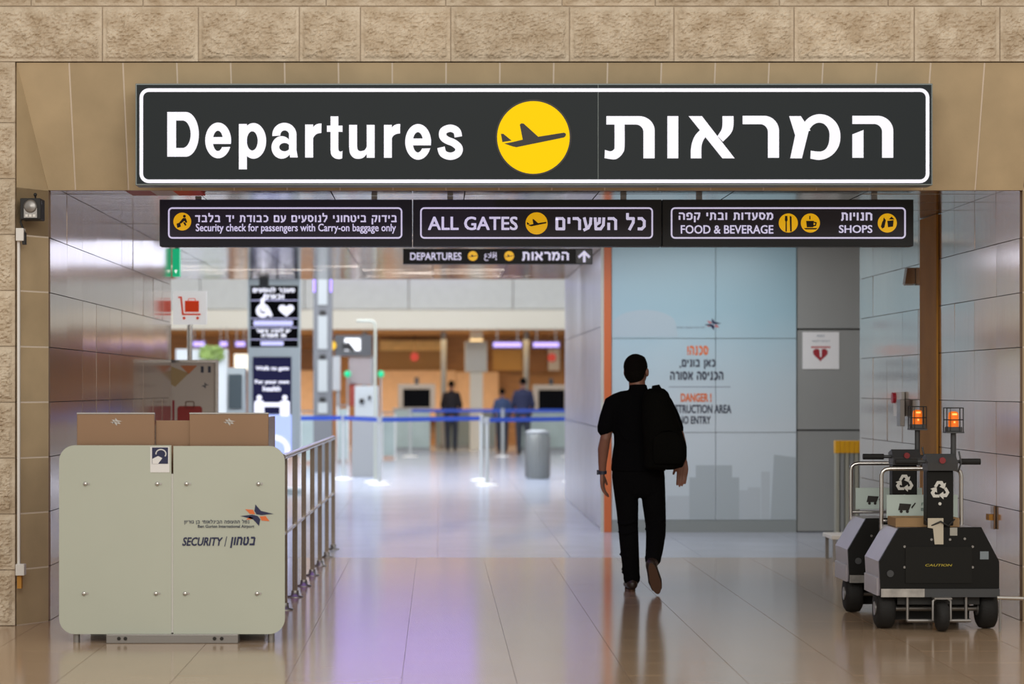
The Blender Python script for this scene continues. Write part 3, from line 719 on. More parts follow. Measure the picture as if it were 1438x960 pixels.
# desk behind
YD = 14.69
t = thing('security_desk', 'bronze metal security desk with two raised fronts behind the glass screen', 'desk', (P(243, 900, YD).x, YD, 0))
def dx(px, Y=YD): return P(px, 0, Y).x
zt = P(0, 581, YD).z
part('front_panel', MB().box(dx(108), dx(217), YD, YD+0.03, 0.06, zt, 0.003), COPPER, t)
part('front_panel', MB().box(dx(266), dx(377), YD, YD+0.03, 0.06, zt, 0.003), COPPER, t)
part('centre_panel', MB().box(dx(217), dx(266), YD+0.05, YD+0.08, 0.06, P(0, 590, YD+0.05).z, 0.003), COPPER, t)
part('side_panel', MB().box(dx(108), dx(108)+0.025, YD+0.032, YD+0.6, 0.06, zt-0.02), COPPER, t)
part('side_panel', MB().box(dx(377)-0.025, dx(377), YD+0.032, YD+0.6, 0.06, zt-0.02), COPPER, t)
part('worktop', MB().box(dx(108)+0.026, dx(377)-0.026, YD+0.085, YD+0.6, 0.95, 0.985), WOODD, t)
part('top_trim', MB().box(dx(108), dx(217), YD-0.004, YD+0.034, zt, zt+0.008).box(dx(266), dx(377), YD-0.004, YD+0.034, zt, zt+0.008), STEEL, t)
part('plinth', MB().box(dx(118), dx(367), YD+0.28, YD+0.55, 0.0, 0.06).box(dx(118), dx(367), YD+0.10, YD+0.28, 0.056, 0.06), STEELD, t)
for cx in (163, 322):
    m1 = MB(); m2 = m1; star_logo(m1, m2, cx, 592, 17, 11, YD-0.001, 0.001); part('etched_emblem', m1, STEEL, t)

# ------------------------------------------------------------------ railing
t = thing('queue_railing', 'stainless steel railing with seven double posts beside the security desk', 'railing', (-1.03, 19.8, 0))
def rx(Y): return -1.058+(Y-16.73)*0.01
ends = (16.55, 23.05)
part('top_rail', MB().tube([(rx(ends[0]), ends[0], 1.06), (rx(ends[1]), ends[1], 1.06)], 0.021, 14), STEEL, t)
part('middle_rail', MB().tube([(rx(ends[0]), ends[0], 0.53), (rx(ends[1]), ends[1], 0.53)], 0.014, 12), STEEL, t)
for Y in (16.73, 17.75, 18.74, 19.8, 20.85, 21.92, 23.0):
    po = part('post', MB().box(rx(Y)-0.018, rx(Y)-0.006, Y-0.02, Y+0.02, 0.01, 1.045).box(rx(Y)+0.006, rx(Y)+0.018, Y-0.02, Y+0.02, 0.01, 1.045).box(rx(Y)-0.006, rx(Y)+0.006, Y-0.006, Y+0.006, 0.05, 1.045), mat('bronze_steel', (0.40, 0.34, 0.28), 0.25, metal=0.85), t)
    part('flange', MB().lathe([(0.06, 0.0), (0.06, 0.008), (0.03, 0.014), (0.026, 0.05)], (rx(Y), Y, 0.0), 20), STEELD, po)

# ------------------------------------------------------------------ construction hoarding
t = thing('construction_hoarding', 'pale blue printed hoarding with danger text and city skyline closing off the corner', 'hoarding', (P(985, 0, YH).x, YH, 0))
def sky_mat():
    m = bpy.data.materials.new('hoarding_print'); m.use_nodes = True; nt = m.node_tree; N = nt.nodes; L = nt.links; b = N['Principled BSDF']
    b.inputs['Roughness'].default_value = 0.35
    tc = N.new('ShaderNodeTexCoord'); sp = N.new('ShaderNodeSeparateXYZ'); L.new(tc.outputs['Object'], sp.inputs[0])
    nz = N.new('ShaderNodeTexNoise'); nz.inputs['Scale'].default_value = 1.0; L.new(tc.outputs['Object'], nz.inputs['Vector'])
    ma = N.new('ShaderNodeMath'); ma.operation = 'MULTIPLY_ADD'; ma.inputs[1].default_value = 0.7; L.new(nz.outputs['Fac'], ma.inputs[0]); L.new(sp.outputs['Z'], ma.inputs[2])
    mr = N.new('ShaderNodeMapRange'); mr.inputs[1].default_value = 1.5; mr.inputs[2].default_value = 2.75; L.new(ma.outputs[0], mr.inputs[0])
    cr = N.new('ShaderNodeValToRGB'); cr.color_ramp.elements[0].color = (0.58, 0.655, 0.70, 1); cr.color_ramp.elements[1].color = (0.36, 0.55, 0.64, 1)
    L.new(mr.outputs[0], cr.inputs[0]); L.new(cr.outputs[0], b.inputs['Base Color']); return m
SKYM = sky_mat()
def hp(px): return P(px, 0, YH).x
def hz(py): return P(0, py, YH).z
grid_x = [(859, 1005), (1005, 1118.5)]
for (xa_, xb_) in grid_x:
    for (ya_, yb_) in ((730, 607), (607, 475), (475, 300)):
        part('panel', MB().box(hp(xa_)+0.003, hp(xb_)-0.003, YH, YH+0.04, hz(ya_)+0.003, min(3.04, hz(yb_)-0.003)), SKYM, t)
part('skirting', MB().box(hp(859), hp(1118.5), YH+0.004, YH+0.05, 0.0, hz(730)), mat('skirting_grey', (0.27, 0.30, 0.30), 0.4), t)
part('backing', MB().box(hp(850), hp(1118.5), YH+0.05, YH+0.09, 0, 3.04), GREYW, t)
part('edge_strip', MB().box(hp(848), hp(858.5), YH-0.01, YH+0.05, 0, 3.04, 0.003), ORSTR, t)
part('corner_trim', MB().box(hp(844), hp(848), YH-0.005, YH+0.05, 0, 3.04), mat('pale_trim', (0.55, 0.56, 0.5), 0.4), t)
SK1 = mat('skyline_near', (0.42, 0.48, 0.51), 0.4); SK2 = mat('skyline_pale', (0.50, 0.56, 0.60), 0.4)
for x0, x1, y in ((977,1004,653),(1006,1028,653),(1028,1038,670),(1082,1117.5,642),(968,977,670)): part('skyline_print', ppoly(MB(), [(x0,729),(x1,729),(x1,y),(x0+(5 if y == 642 else 0),y-(4 if y == 642 else 0))], YH-0.0005, 0.001), SK1, t)
for x0, x1, y in ((862,937,702),(937,968,696),(1038,1050,688),(1050,1068,684),(1069,1081,662)): part('skyline_print', ppoly(MB(), [(x0,729),(x1,729),(x1,y),(x0,y)], YH-0.0005, 0.001), SK2, t)
part('cloud_print', ppoly(MB(), [(861,473)]+[(905+44*math.cos(a_), 455-20*math.sin(a_)) for a_ in [PI*(1-i/14) for i in range(15)]]+[(952,473)], YH-0.0005, 0.001), mat('cloud_print', (0.44, 0.555, 0.625), 0.4), t)
m1, m2 = MB(), MB(); star_logo(m1, m2, 1001, 455, 24, 17, YH-0.001); part('emblem_navy', m1, NAVY, t); part('emblem_orange', m2, mat('pink_ink', (0.5, 0.2, 0.22), 0.5), t)
mb = MB(); text(mb, 'רשות שדות התעופה בישראל', 950, 458, 990, 461, YH-0.001, off=0.01, rtl=True); part('small_lettering', mb, INKG, t)
mb = MB(); text(mb, 'סכנה!', 965, 485, 995, 499, YH-0.001, off=0.04, rtl=True); text(mb, 'DANGER !', 956, 552, 999, 564, YH-0.001, off=0.04); part('orange_lettering', mb, ORANGE, t)
mb = MB(); text(mb, 'כאן בונים,', 954, 504, 1005, 518, YH-0.001, off=0.04, rtl=True); text(mb, 'הכניסה אסורה', 941, 521, 1016, 534, YH-0.001, off=0.04, rtl=True)
text(mb, 'CONSTRUCTION AREA', 926, 568, 1027, 580, YH-0.001, off=0.035); text(mb, 'NO ENTRY', 953, 584, 998, 595, YH-0.001, off=0.035)
part('lettering', mb, INK, t)
part('printed_line', pbox(MB(), 939, 542.5, 1026, 543.6, YH-0.001, 0.001), INKG, t)
# defibrillator poster
yq = YH+0.018
t = solo('poster', pbox(MB(), 1127, 466, 1178.5, 518, yq-0.01, 0.01), PAPER, 'white poster with a dark red heart on the grey cladding', 'poster')
hrt = []
for i in range(28):
    g_ = 2*PI*i/28; hrt.append((1152+10.5*math.sin(g_)**3, 497-(9.2*math.cos(g_)-3.6*math.cos(2*g_)-1.5*math.cos(3*g_)-0.6*math.cos(4*g_))*0.9))
part('heart', ppoly(MB(), hrt, yq-0.011, 0.002), DRED, t)
part('bolt_mark', ppoly(MB(), [(1151,492),(1154,492),(1153.5,501),(1151.5,501)], yq-0.0135, 0.001), PAPER, t)
part('poster_line', pbox(MB(), 1139, 486, 1166, 488.5, yq-0.0115, 0.001), mat('pale_red', (0.55, 0.2, 0.2), 0.5), t)
part('poster_text', text(text(MB(), 'דפיברילטור', 1140, 477, 1165, 480, yq-0.0105, off=0, rtl=True), 'AED', 1147, 470, 1158, 473, yq-0.0105, off=0), INKG, t)

# ------------------------------------------------------------------ right wall fittings
t = thing('wall_post', 'brown bronze post running full height on the right passage wall', 'post', (XR-0.01, 18.85, 0))
part('post_face', MB().box(XR-0.02, XR-0.003, 18.62, 19.20, 0.0, 2.865), BROWN, t)
part('post_edge', MB().box(XR-0.020, XR-0.003, 18.56, 18.62, 0.0, 2.865), BROWN, t)
Yw = 19.52
c = Vector((XR, Yw, 2.43))
t = thing('wall_lamp', 'small brown box lamp on the right wall beside the bronze post', 'lamp', tuple(c))
part('lamp_body', MB().add([(c.x-0.085, Yw-0.05, 2.37), (c.x-0.085, Yw+0.05, 2.37), (c.x-0.004, Yw+0.05, 2.37), (c.x-0.004, Yw-0.05, 2.37),
     (c.x-0.065, Yw-0.05, 2.50), (c.x-0.065, Yw+0.05, 2.50), (c.x-0.004, Yw+0.05, 2.50), (c.x-0.004, Yw-0.05, 2.50)], [(0,1,2,3)[::-1], (4,5,6,7), (0,4,7,3), (0,1,5,4), (1,2,6,5), (2,3,7,6)]), COPPER, t)
part('lamp_lens', MB().box(c.x-0.08, c.x-0.01, Yw-0.04, Yw+0.04, 2.360, 2.369), PAPER, t)
t = thing('fire_call_point', 'red and white fire call point on the right wall left of the post', 'alarm', (XR, 20.1, 1.42))
part('back_box', MB().box(XR-0.03, XR-0.004, 19.9, 20.25, 1.30, 1.50), WHITEP, t)
part('red_button', MB().cyl((XR-0.045, 20.16, 1.45), 0.045, 0.03, 'x', 16), mat('alarm_red', (0.5, 0.02, 0.04), 0.4), t)
part('cable_box', MB().box(XR-0.07, XR-0.031, 19.75, 19.9, 1.22, 1.44, 0.004), STEELD, t)
t = thing('wall_socket', 'small brown socket plate low on the right wall behind the nearest cart', 'socket', (XR, 16.72, 0.62))
part('socket_plate', MB().box(XR-0.016, XR-0.003, 16.66, 16.76, 0.56, 0.72, 0.002), COPPER, t)
part('socket_knob', MB().box(XR-0.04, XR-0.016, 16.69, 16.79, 0.62, 0.66), BROWN, t)

# stacked barrier with yellow caps, low white trolley behind carts
Yb = 24.6
t = thing('folded_barrier', 'folded grey slat barrier with bright yellow caps against the grey cladding', 'barrier', (P(1190, 0, Yb).x, Yb, 0))
bx0, bx1 = P(1173, 0, Yb).x, P(1213, 0, Yb).x
zt_ = P(0, 636, Yb).z; n_ = 6
for i in range(n_):
    x0 = bx0+(bx1-bx0)*i/n_; ww = (bx1-bx0)/n_
    part('slat', MB().box(x0+0.006, x0+ww-0.006, Yb, Yb+0.10, 0.05, zt_, 0.004), GREYW if i % 2 else mat('khaki_slat', (0.38, 0.37, 0.30), 0.4), t)
    part('yellow_cap', MB().box(x0+0.001, x0+ww-0.001, Yb-0.006, Yb+0.106, zt_, zt_+0.125, 0.004), YELLOWP, t)
part('base_bar', MB().box(bx0, bx1, Yb-0.02, Yb+0.14, 0, 0.05), STEELD, t)
Yt = 21.3
t = thing('low_trolley', 'low white flat trolley standing behind the further cart', 'trolley', (P(1190, 0, Yt).x, Yt, 0))
x0, x1 = P(1168, 0, Yt).x, P(1215, 0, Yt).x
part('deck', MB().box(x0, x1, Yt, Yt+0.5, 0.20, 0.235, 0.005), WHITEP, t)
for xx in (x0+0.03, x1-0.03):
    for yy in (Yt+0.04, Yt+0.45): part('leg', MB().box(xx-0.015, xx+0.015, yy-0.015, yy+0.015, 0.0, 0.20), STEELD, t)
part('apron', MB().box(x0+0.05, x1-0.05, Yt+0.01, Yt+0.03, 0.05, 0.19), mat('trolley_grey', (0.25, 0.24, 0.22), 0.5), t)
# push bar of another cart entering on the right
t = thing('cart_bar', 'chrome horizontal bar entering from the right edge beside the nearest cart', 'bar', (3.95, 15.5, 0))
p_, q_ = P(1400, 839, 15.25), P(1470, 841, 15.25)
part('bar', MB().tube([p_, q_], 0.012, 10), STEEL, t)
part('bar_leg', MB().tube([(q_.x-0.02, q_.y, 0.0), (q_.x-0.02, q_.y, q_.z)], 0.012, 10), STEELD, t)
part('bar_leg', MB().tube([(p_.x+0.02, p_.y, 0.0), (p_.x+0.02, p_.y, p_.z)], 0.008, 8), STEELD, t)

# ------------------------------------------------------------------ electric pusher carts
def recycle(mb, cx, cz, r, y):
    for k in range(3):
        a = 2*PI*k/3+PI/2
        def rot(x, z):
            return (cx+r*(x*math.cos(a-PI/2)-z*math.sin(a-PI/2)), cz+r*(x*math.sin(a-PI/2)+z*math.cos(a-PI/2)))
        mb.prism([rot(-0.62, 0.42), (rot(-0.30, 0.98)), rot(0.26, 0.98), rot(0.42, 0.68), rot(0.64, 0.80), rot(0.50, 0.12), rot(-0.06, 0.38), rot(0.12, 0.50), rot(0.02, 0.66), rot(-0.14, 0.66), rot(-0.36, 0.27)], y-0.002, y)
def pusher(loc, label, full=True):
    t = thing('pusher_cart', label, 'cart', loc, 'electric pusher carts parked along the right wall'); X, Y, _ = loc
    S = ORG[t.name]
    def M(): return MB()
    def wp(pts, y0, y1, mb=None):
        return (mb or MB()).prism([(X+a, b) for a, b in pts], Y+y0, Y+y1)
    def bx(x0, x1, y0, y1, z0, z1, bev=0.0, mb=None): return (mb or MB()).box(X+x0, X+x1, Y+y0, Y+y1, z0, z1, bev)
    pl = [(-.374,.265),(-.383,.437),(-.261,.648),(.261,.653),(.374,.437),(.374,.265)]
    part('rear_plate', wp(pl, 0, 0.03), BLACK, t)
    part('body_cover', wp([(-.372,.215),(-.385,.435),(-.263,.640),(.259,.640),(.372,.435),(.372,.215)], 0.031, 0.52), LAVBODY, t)
    part('hatch', wp([(-.22,.30),(-.22,.53),(.20,.53),(.20,.30)], -0.008, 0.0), mat('hatch_black', (0.009, 0.009, 0.008), 0.5, spec=0.2), t)
    part('bumper', bx(-.374, -.10, -0.012, 0.03, .212, .264).box(X-.374, X-.374+.001, Y, Y+0.03, .212, .264), mat('reflective_strip', (0.50, 0.49, 0.47), 0.25, metal=0.6, var=0.25, scale=14), t, 'silver half of the bumper')
    part('bumper', bx(-.099, .374, -0.012, 0.03, .212, .264), GREYP, t)
    wheel = [(0.045, -0.055), (0.10, -0.058), (0.122, -0.045), (0.127, -0.02), (0.127, 0.02), (0.122, 0.045), (0.10, 0.058), (0.045, 0.055)]
    for wx, wy in ((-.325, .16), (.325, .16)):
        wo = part('wheel', MB().lathe(wheel, (X+wx, Y+wy, 0.127), 28, 'x'), RUBBER, t)
        part('hub', MB().cyl((X+wx, Y+wy, 0.127), 0.045, 0.125, 'x', 16), STEELD, wo)
    part('axle', MB().cyl((X, Y+.16, .127), 0.018, .53, 'x', 10), STEELD, t)
    part('chassis', bx(-.26, .26, .05, .50, .16, .21).box(X-.25, X+.25, Y+.30, Y+.48, .04, .16), BLACKM, t)  # black skirt below added to darken the underside
    part('fender', bx(-.392, -.374, .05, .50, .215, .33, .005), LAVBODY, t)
    part('under_bar', MB().tube([(X-.20, Y+.03, .06), (X+.20, Y+.03, .06)], 0.012, 8).tube([(X+.17, Y+.03, .06), (X+.17, Y+.03, .212)], 0.010, 8).tube([(X-.20, Y+.03, .06), (X-.20, Y+.03, .212)], 0.010, 8), STEELD, t)
    co = part('caster', MB().lathe([(0.02, -0.03), (0.075, -0.035), (0.09, -0.022), (0.093, 0), (0.09, 0.022), (0.075, 0.035), (0.02, 0.03)], (X+0.0, Y-0.055, 0.093), 24, 'x'), RUBBER, t)
    part('caster_fork', MB().tube([(X-.055, Y-.05, .07), (X-.055, Y-.05, .19), (X-.03, Y-.045, .21)], 0.009, 8).tube([(X+.055, Y-.05, .07), (X+.055, Y-.05, .19), (X+.03, Y-.045, .21)], 0.009, 8).box(X-.055, X+.055, Y-.10, Y-.013, .205, .215), STEELD, co)
    # steering column
    part('column', bx(-.078, .090, .02, .14, .66, 1.01, .008).box(X-.055, X+.07, Y+.035, Y+.12, .64, .66), BLACK, t)
    part('column_head', MB().prismx([(Y-.01, 1.01), (Y+.15, 1.01), (Y+.17, 1.09), (Y+.06, 1.115), (Y-.02, 1.06)], X-.080, X+.110), GREYP, t)
    part('stop_button', MB().cyl((X+.01, Y-.022, 1.075), 0.020, 0.02, 'y', 14), mat('button_red', (0.22, 0.015, 0.02), 0.4), t)
    mb = MB(); recycle(mb, X+.003, .885, .060, Y+.0195)
    for k in range(1): mb.cyl((X+.003, Y+.019, .80), 0.010, 0.003, 'y', 12)
    part('recycling_mark', mb, mat('mark_white', (0.62, 0.62, 0.58), 0.5), t)
    hb = part('handlebar', MB().tube([(X-.25, Y+.07, 1.065), (X+.27, Y+.07, 1.065)], 0.012, 10), GREYP, t)
    part('grip', MB().cyl((X-.20, Y+.07, 1.065), 0.020, .14, 'x', 14), RUBBER, hb)
    part('grip', MB().cyl((X+.205, Y+.07, 1.065), 0.020, .13, 'x', 14), RUBBER, hb)
    part('brake_lever', MB().tube([(X+.125, Y+.05, 1.00), (X+.14, Y+.03, 1.06), (X+.13, Y+.05, 1.13)], 0.006, 6), GREYP, hb)
    part('tape_patch', wp([(-.078,.71),(.02,.71),(.02,.545),(-.035,.545),(-.045,.645),(-.078,.65)], -0.006, 0.0005), TAPE, t)
    part('warning_label', bx(.062, .108, -0.004, 0.0, .60, .65), mat('warning_label', (0.35, 0.34, 0.30), 0.5), t)
    part('rating_plate', bx(.252, .306, -0.004, 0.0, .45, .50), mat('rating_plate', (0.20, 0.24, 0.27), 0.4), t)
    mb = MB(); text(mb, 'CAUTION', 0, 0, 0, 0, Y-0.0085, off=0.02, shear=0.2, depth=0.001, xz=(X-.095, X+.075, .406, .421)); part('yellow_lettering', mb, mat('dull_yellow', (0.40, 0.32, 0.03), 0.6), t)
    for cx_, cz_ in ((-.055,.575),(.062,.575),(.155,.58),(-.225,.53),(.205,.53),(-.225,.40),(.205,.40)): part('bolt', MB().cyl((X+cx_, Y-.003, cz_), 0.008, 0.008, 'y', 10), STEELD, t)
    part('reflector', MB().cyl((X-.315, Y-.003, .36), 0.022, 0.008, 'y', 16), GREYP, t)
    part('cable', MB().tube([(X-.085, Y+.05, .70), (X-.06, Y-.0, .66), (X+.0, Y-.02, .69), (X+.05, Y-.01, .66), (X+.10, Y+.04, .70)], 0.006, 6), BLACKM, t)
    # beacon on its pole
    bp_ = part('beacon_pole', MB().cyl((X+.112, Y+.13, 1.17), 0.018, .18, 'z', 12), GREYP, t)
    bc = part('beacon_base', MB().box(X+.055, X+.170, Y+.075, Y+.185, 1.245, 1.255).box(X+.065, X+.16, Y+.085, Y+.175, 1.255, 1.285, .004), GREYP, t)
    part('beacon_lens', MB().lathe([(0.033, 0), (0.033, 0.07), (0.030, 0.09), (0.015, 0.098)], (X+.112, Y+.13, 1.285), 20), AMBER, bc)
    part('beacon_bulb', MB().cyl((X+.112, Y+.095, 1.365), 0.016, .012, 'z', 10).cyl((X+.112, Y+.097, 1.315), 0.006, .012, 'z', 10), AMBERH, bc)
    mb = MB()
    for ax, ay in ((-.052, -.05), (.052, -.05), (-.052, .05), (.052, .05)): mb.tube([(X+.112+ax, Y+.13+ay, 1.25), (X+.112+ax, Y+.13+ay, 1.405)], 0.0035, 6)
    for ax in (-.018, .018): mb.tube([(X+.112+ax*1.6, Y+.08, 1.25), (X+.112+ax*1.6, Y+.08, 1.405)], 0.002, 5)
    for z_ in (1.405, 1.33):
        q = [(X+.06, Y+.08, z_), (X+.164, Y+.08, z_), (X+.164, Y+.18, z_), (X+.06, Y+.18, z_)]
        for i in range(4): mb.tube([q[i], q[(i+1) % 4]], 0.0035, 6)
    part('beacon_cage', mb, BLACKM, bc)
    # steel hoop with advertising board
    pts = [(-.275, .30), (-.275, .95)]+[(-.235-.04*math.cos(i*PI/10), .965+.04*math.sin(i*PI/10)) for i in range(6)]
    pts = [(-.275, .32), (-.275, .96), (-.268, .985), (-.250, 1.0), (-.22, 1.005), (.19, 1.005), (.22, 1.0), (.238, .985), (.245, .96), (.245, .32)]
    part('steel_hoop', MB().tube([(X+a, Y+.52, b) for a, b in pts], 0.014, 12), STEEL, t)
    part('shelf_bar', MB().tube([(X-.27, Y+.52, .665), (X+.24, Y+.52, .665)], 0.010, 8), STEEL, t)
    bo = part('board', bx(-.245, .22, .50, .515, .685, .835, .003), BOARDG, t)
    cx_ = X-.13; cz_ = .755; yb_ = Y+.499
    mb = MB().prism([(cx_-.04, cz_-.02), (cx_+.03, cz_-.02), (cx_+.045, cz_+.02), (cx_-.03, cz_+.025)], yb_-.002, yb_).cyl((cx_-.02, yb_-.001, cz_-.028), .010, .002, 'y', 10).cyl((cx_+.02, yb_-.001, cz_-.028), .010, .002, 'y', 10)
    mb.prism([(cx_+.045, cz_+.0), (cx_+.07, cz_+.03), (cx_+.075, cz_+.025), (cx_+.05, cz_-.01)], yb_-.002, yb_)
    part('cart_icon', mb, ICON, bo)
    mb = MB(); text(mb, 'עגלות', 0, 0, 0, 0, yb_, off=0.01, rtl=True, depth=0.001, xz=(X-.02, X+.08, .765, .79)); text(mb, 'Baggage', 0, 0, 0, 0, yb_, off=0.01, depth=0.001, xz=(X-.02, X+.09, .725, .75))
    part('board_lettering', mb, mat('board_ink', (0.12, 0.2, 0.19), 0.5), bo)
    return t
pusher((3.173, 15.30, 0), 'nearest black electric pusher cart with amber beacon, left of the bare right wall', True)
pusher((3.165, 16.42, 0), 'further black electric pusher cart standing directly behind the nearest one', True)
solo('cardboard_box', MB().box(2.93, 3.34, 15.50, 15.78, 0.642, 0.70, 0.003), mat('cardboard', (0.36, 0.22, 0.10), 0.7, var=0.1), 'brown cardboard box lying on top of the nearest cart behind its column', 'box')

# ------------------------------------------------------------------ people
def remesh(mb, voxel, smooth=4, name='body'):
    me = mb.mesh(name); ob = bpy.data.objects.new('tmp', me); COL.objects.link(ob)
    r = ob.modifiers.new('r', 'REMESH'); r.mode = 'VOXEL'; r.voxel_size = voxel
    if smooth:
        s_ = ob.modifiers.new('s', 'SMOOTH'); s_.iterations = smooth; s_.factor = 0.5
    bpy.context.view_layer.update()
    out = bpy.data.meshes.new_from_object(ob.evaluated_get(bpy.context.evaluated_depsgraph_get()))
    bpy.data.objects.remove(ob)
    out.name = name
    for p in out.polygons: p.use_smooth = True
    return out
def limb(mb, pts, n=14):
    """pts: (x,y,z, rx[, ry]) rings along a line, ends closed by small ellipsoids"""
    mb.tube([p[:3] for p in pts], [(p[3], p[4] if len(p) > 4 else p[3]) for p in pts], n)
    for p in (pts[0], pts[-1]):
        r = min(p[3], p[4] if len(p) > 4 else p[3]); mb.ell(p[:3], r, r, r, 10)
def hrings(mb, rings, n=20):      # horizontal elliptical rings (cx, cy, z, rx, ry)
    vs = []
    for cx, cy, z, rx_, ry_ in rings:
        for j in range(n):
            g_ = 2*PI*j/n; vs.append((cx+rx_*math.cos(g_), cy+ry_*math.sin(g_), z))
    k = len(rings)
    fs = [(i*n+j, i*n+(j+1) % n, (i+1)*n+(j+1) % n, (i+1)*n+j) for i in range(k-1) for j in range(n)]
    fs += [tuple(range(n-1, -1, -1)), tuple(range((k-1)*n, k*n))]
    if rings[0][2] > rings[-1][2]: fs = [f[::-1] for f in fs]
    mb.add(vs, fs, True)
def hand(mb, wr, down, side, palmn, sc=1.0, curl=0.35):
    """wr wrist, down finger direction, side direction to the thumb, palmn palm normal (fingers curl that way)"""
    wr = Vector(wr); d = Vector(down).normalized(); s_ = Vector(side).normalized(); n_ = Vector(palmn).normalized()
    c = [wr, wr+d*.045*sc, wr+d*.09*sc]
    for off_ in (-.026, -.009, .009, .026):
        limb(mb, [(*(wr+s_*off_*.55*sc), .014*sc), (*(wr+d*.05*sc+s_*off_*sc), .0145*sc), (*(wr+d*.092*sc+s_*off_*sc), .0115*sc)], 8)
    for off_, ln in ((.027, .068), (.009, .078), (-.009, .072), (-.027, .056)):
        b = wr+d*.09*sc+s_*off_*sc; ca = curl
        p1 = b+(d*math.cos(ca)+n_*math.sin(ca))*ln*.5*sc
        p2 = p1+(d*math.cos(ca*2.0)+n_*math.sin(ca*2.0))*ln*.32*sc
        p3 = p2+(d*math.cos(ca*3)+n_*math.sin(ca*3))*ln*.24*sc
        limb(mb, [(*b, .0105*sc), (*p1, .0090*sc), (*p2, .0082*sc), (*p3, .0068*sc)], 8)
    tb = wr+d*.022*sc+s_*.026*sc
    t1 = tb+(d*.72+s_*.55+n_*.25).normalized()*.042*sc; t2 = t1+(d*.92+s_*.22+n_*.3).normalized()*.034*sc
    limb(mb, [(*tb, .014*sc), (*t1, .0115*sc), (*t2, .0085*sc)], 8)

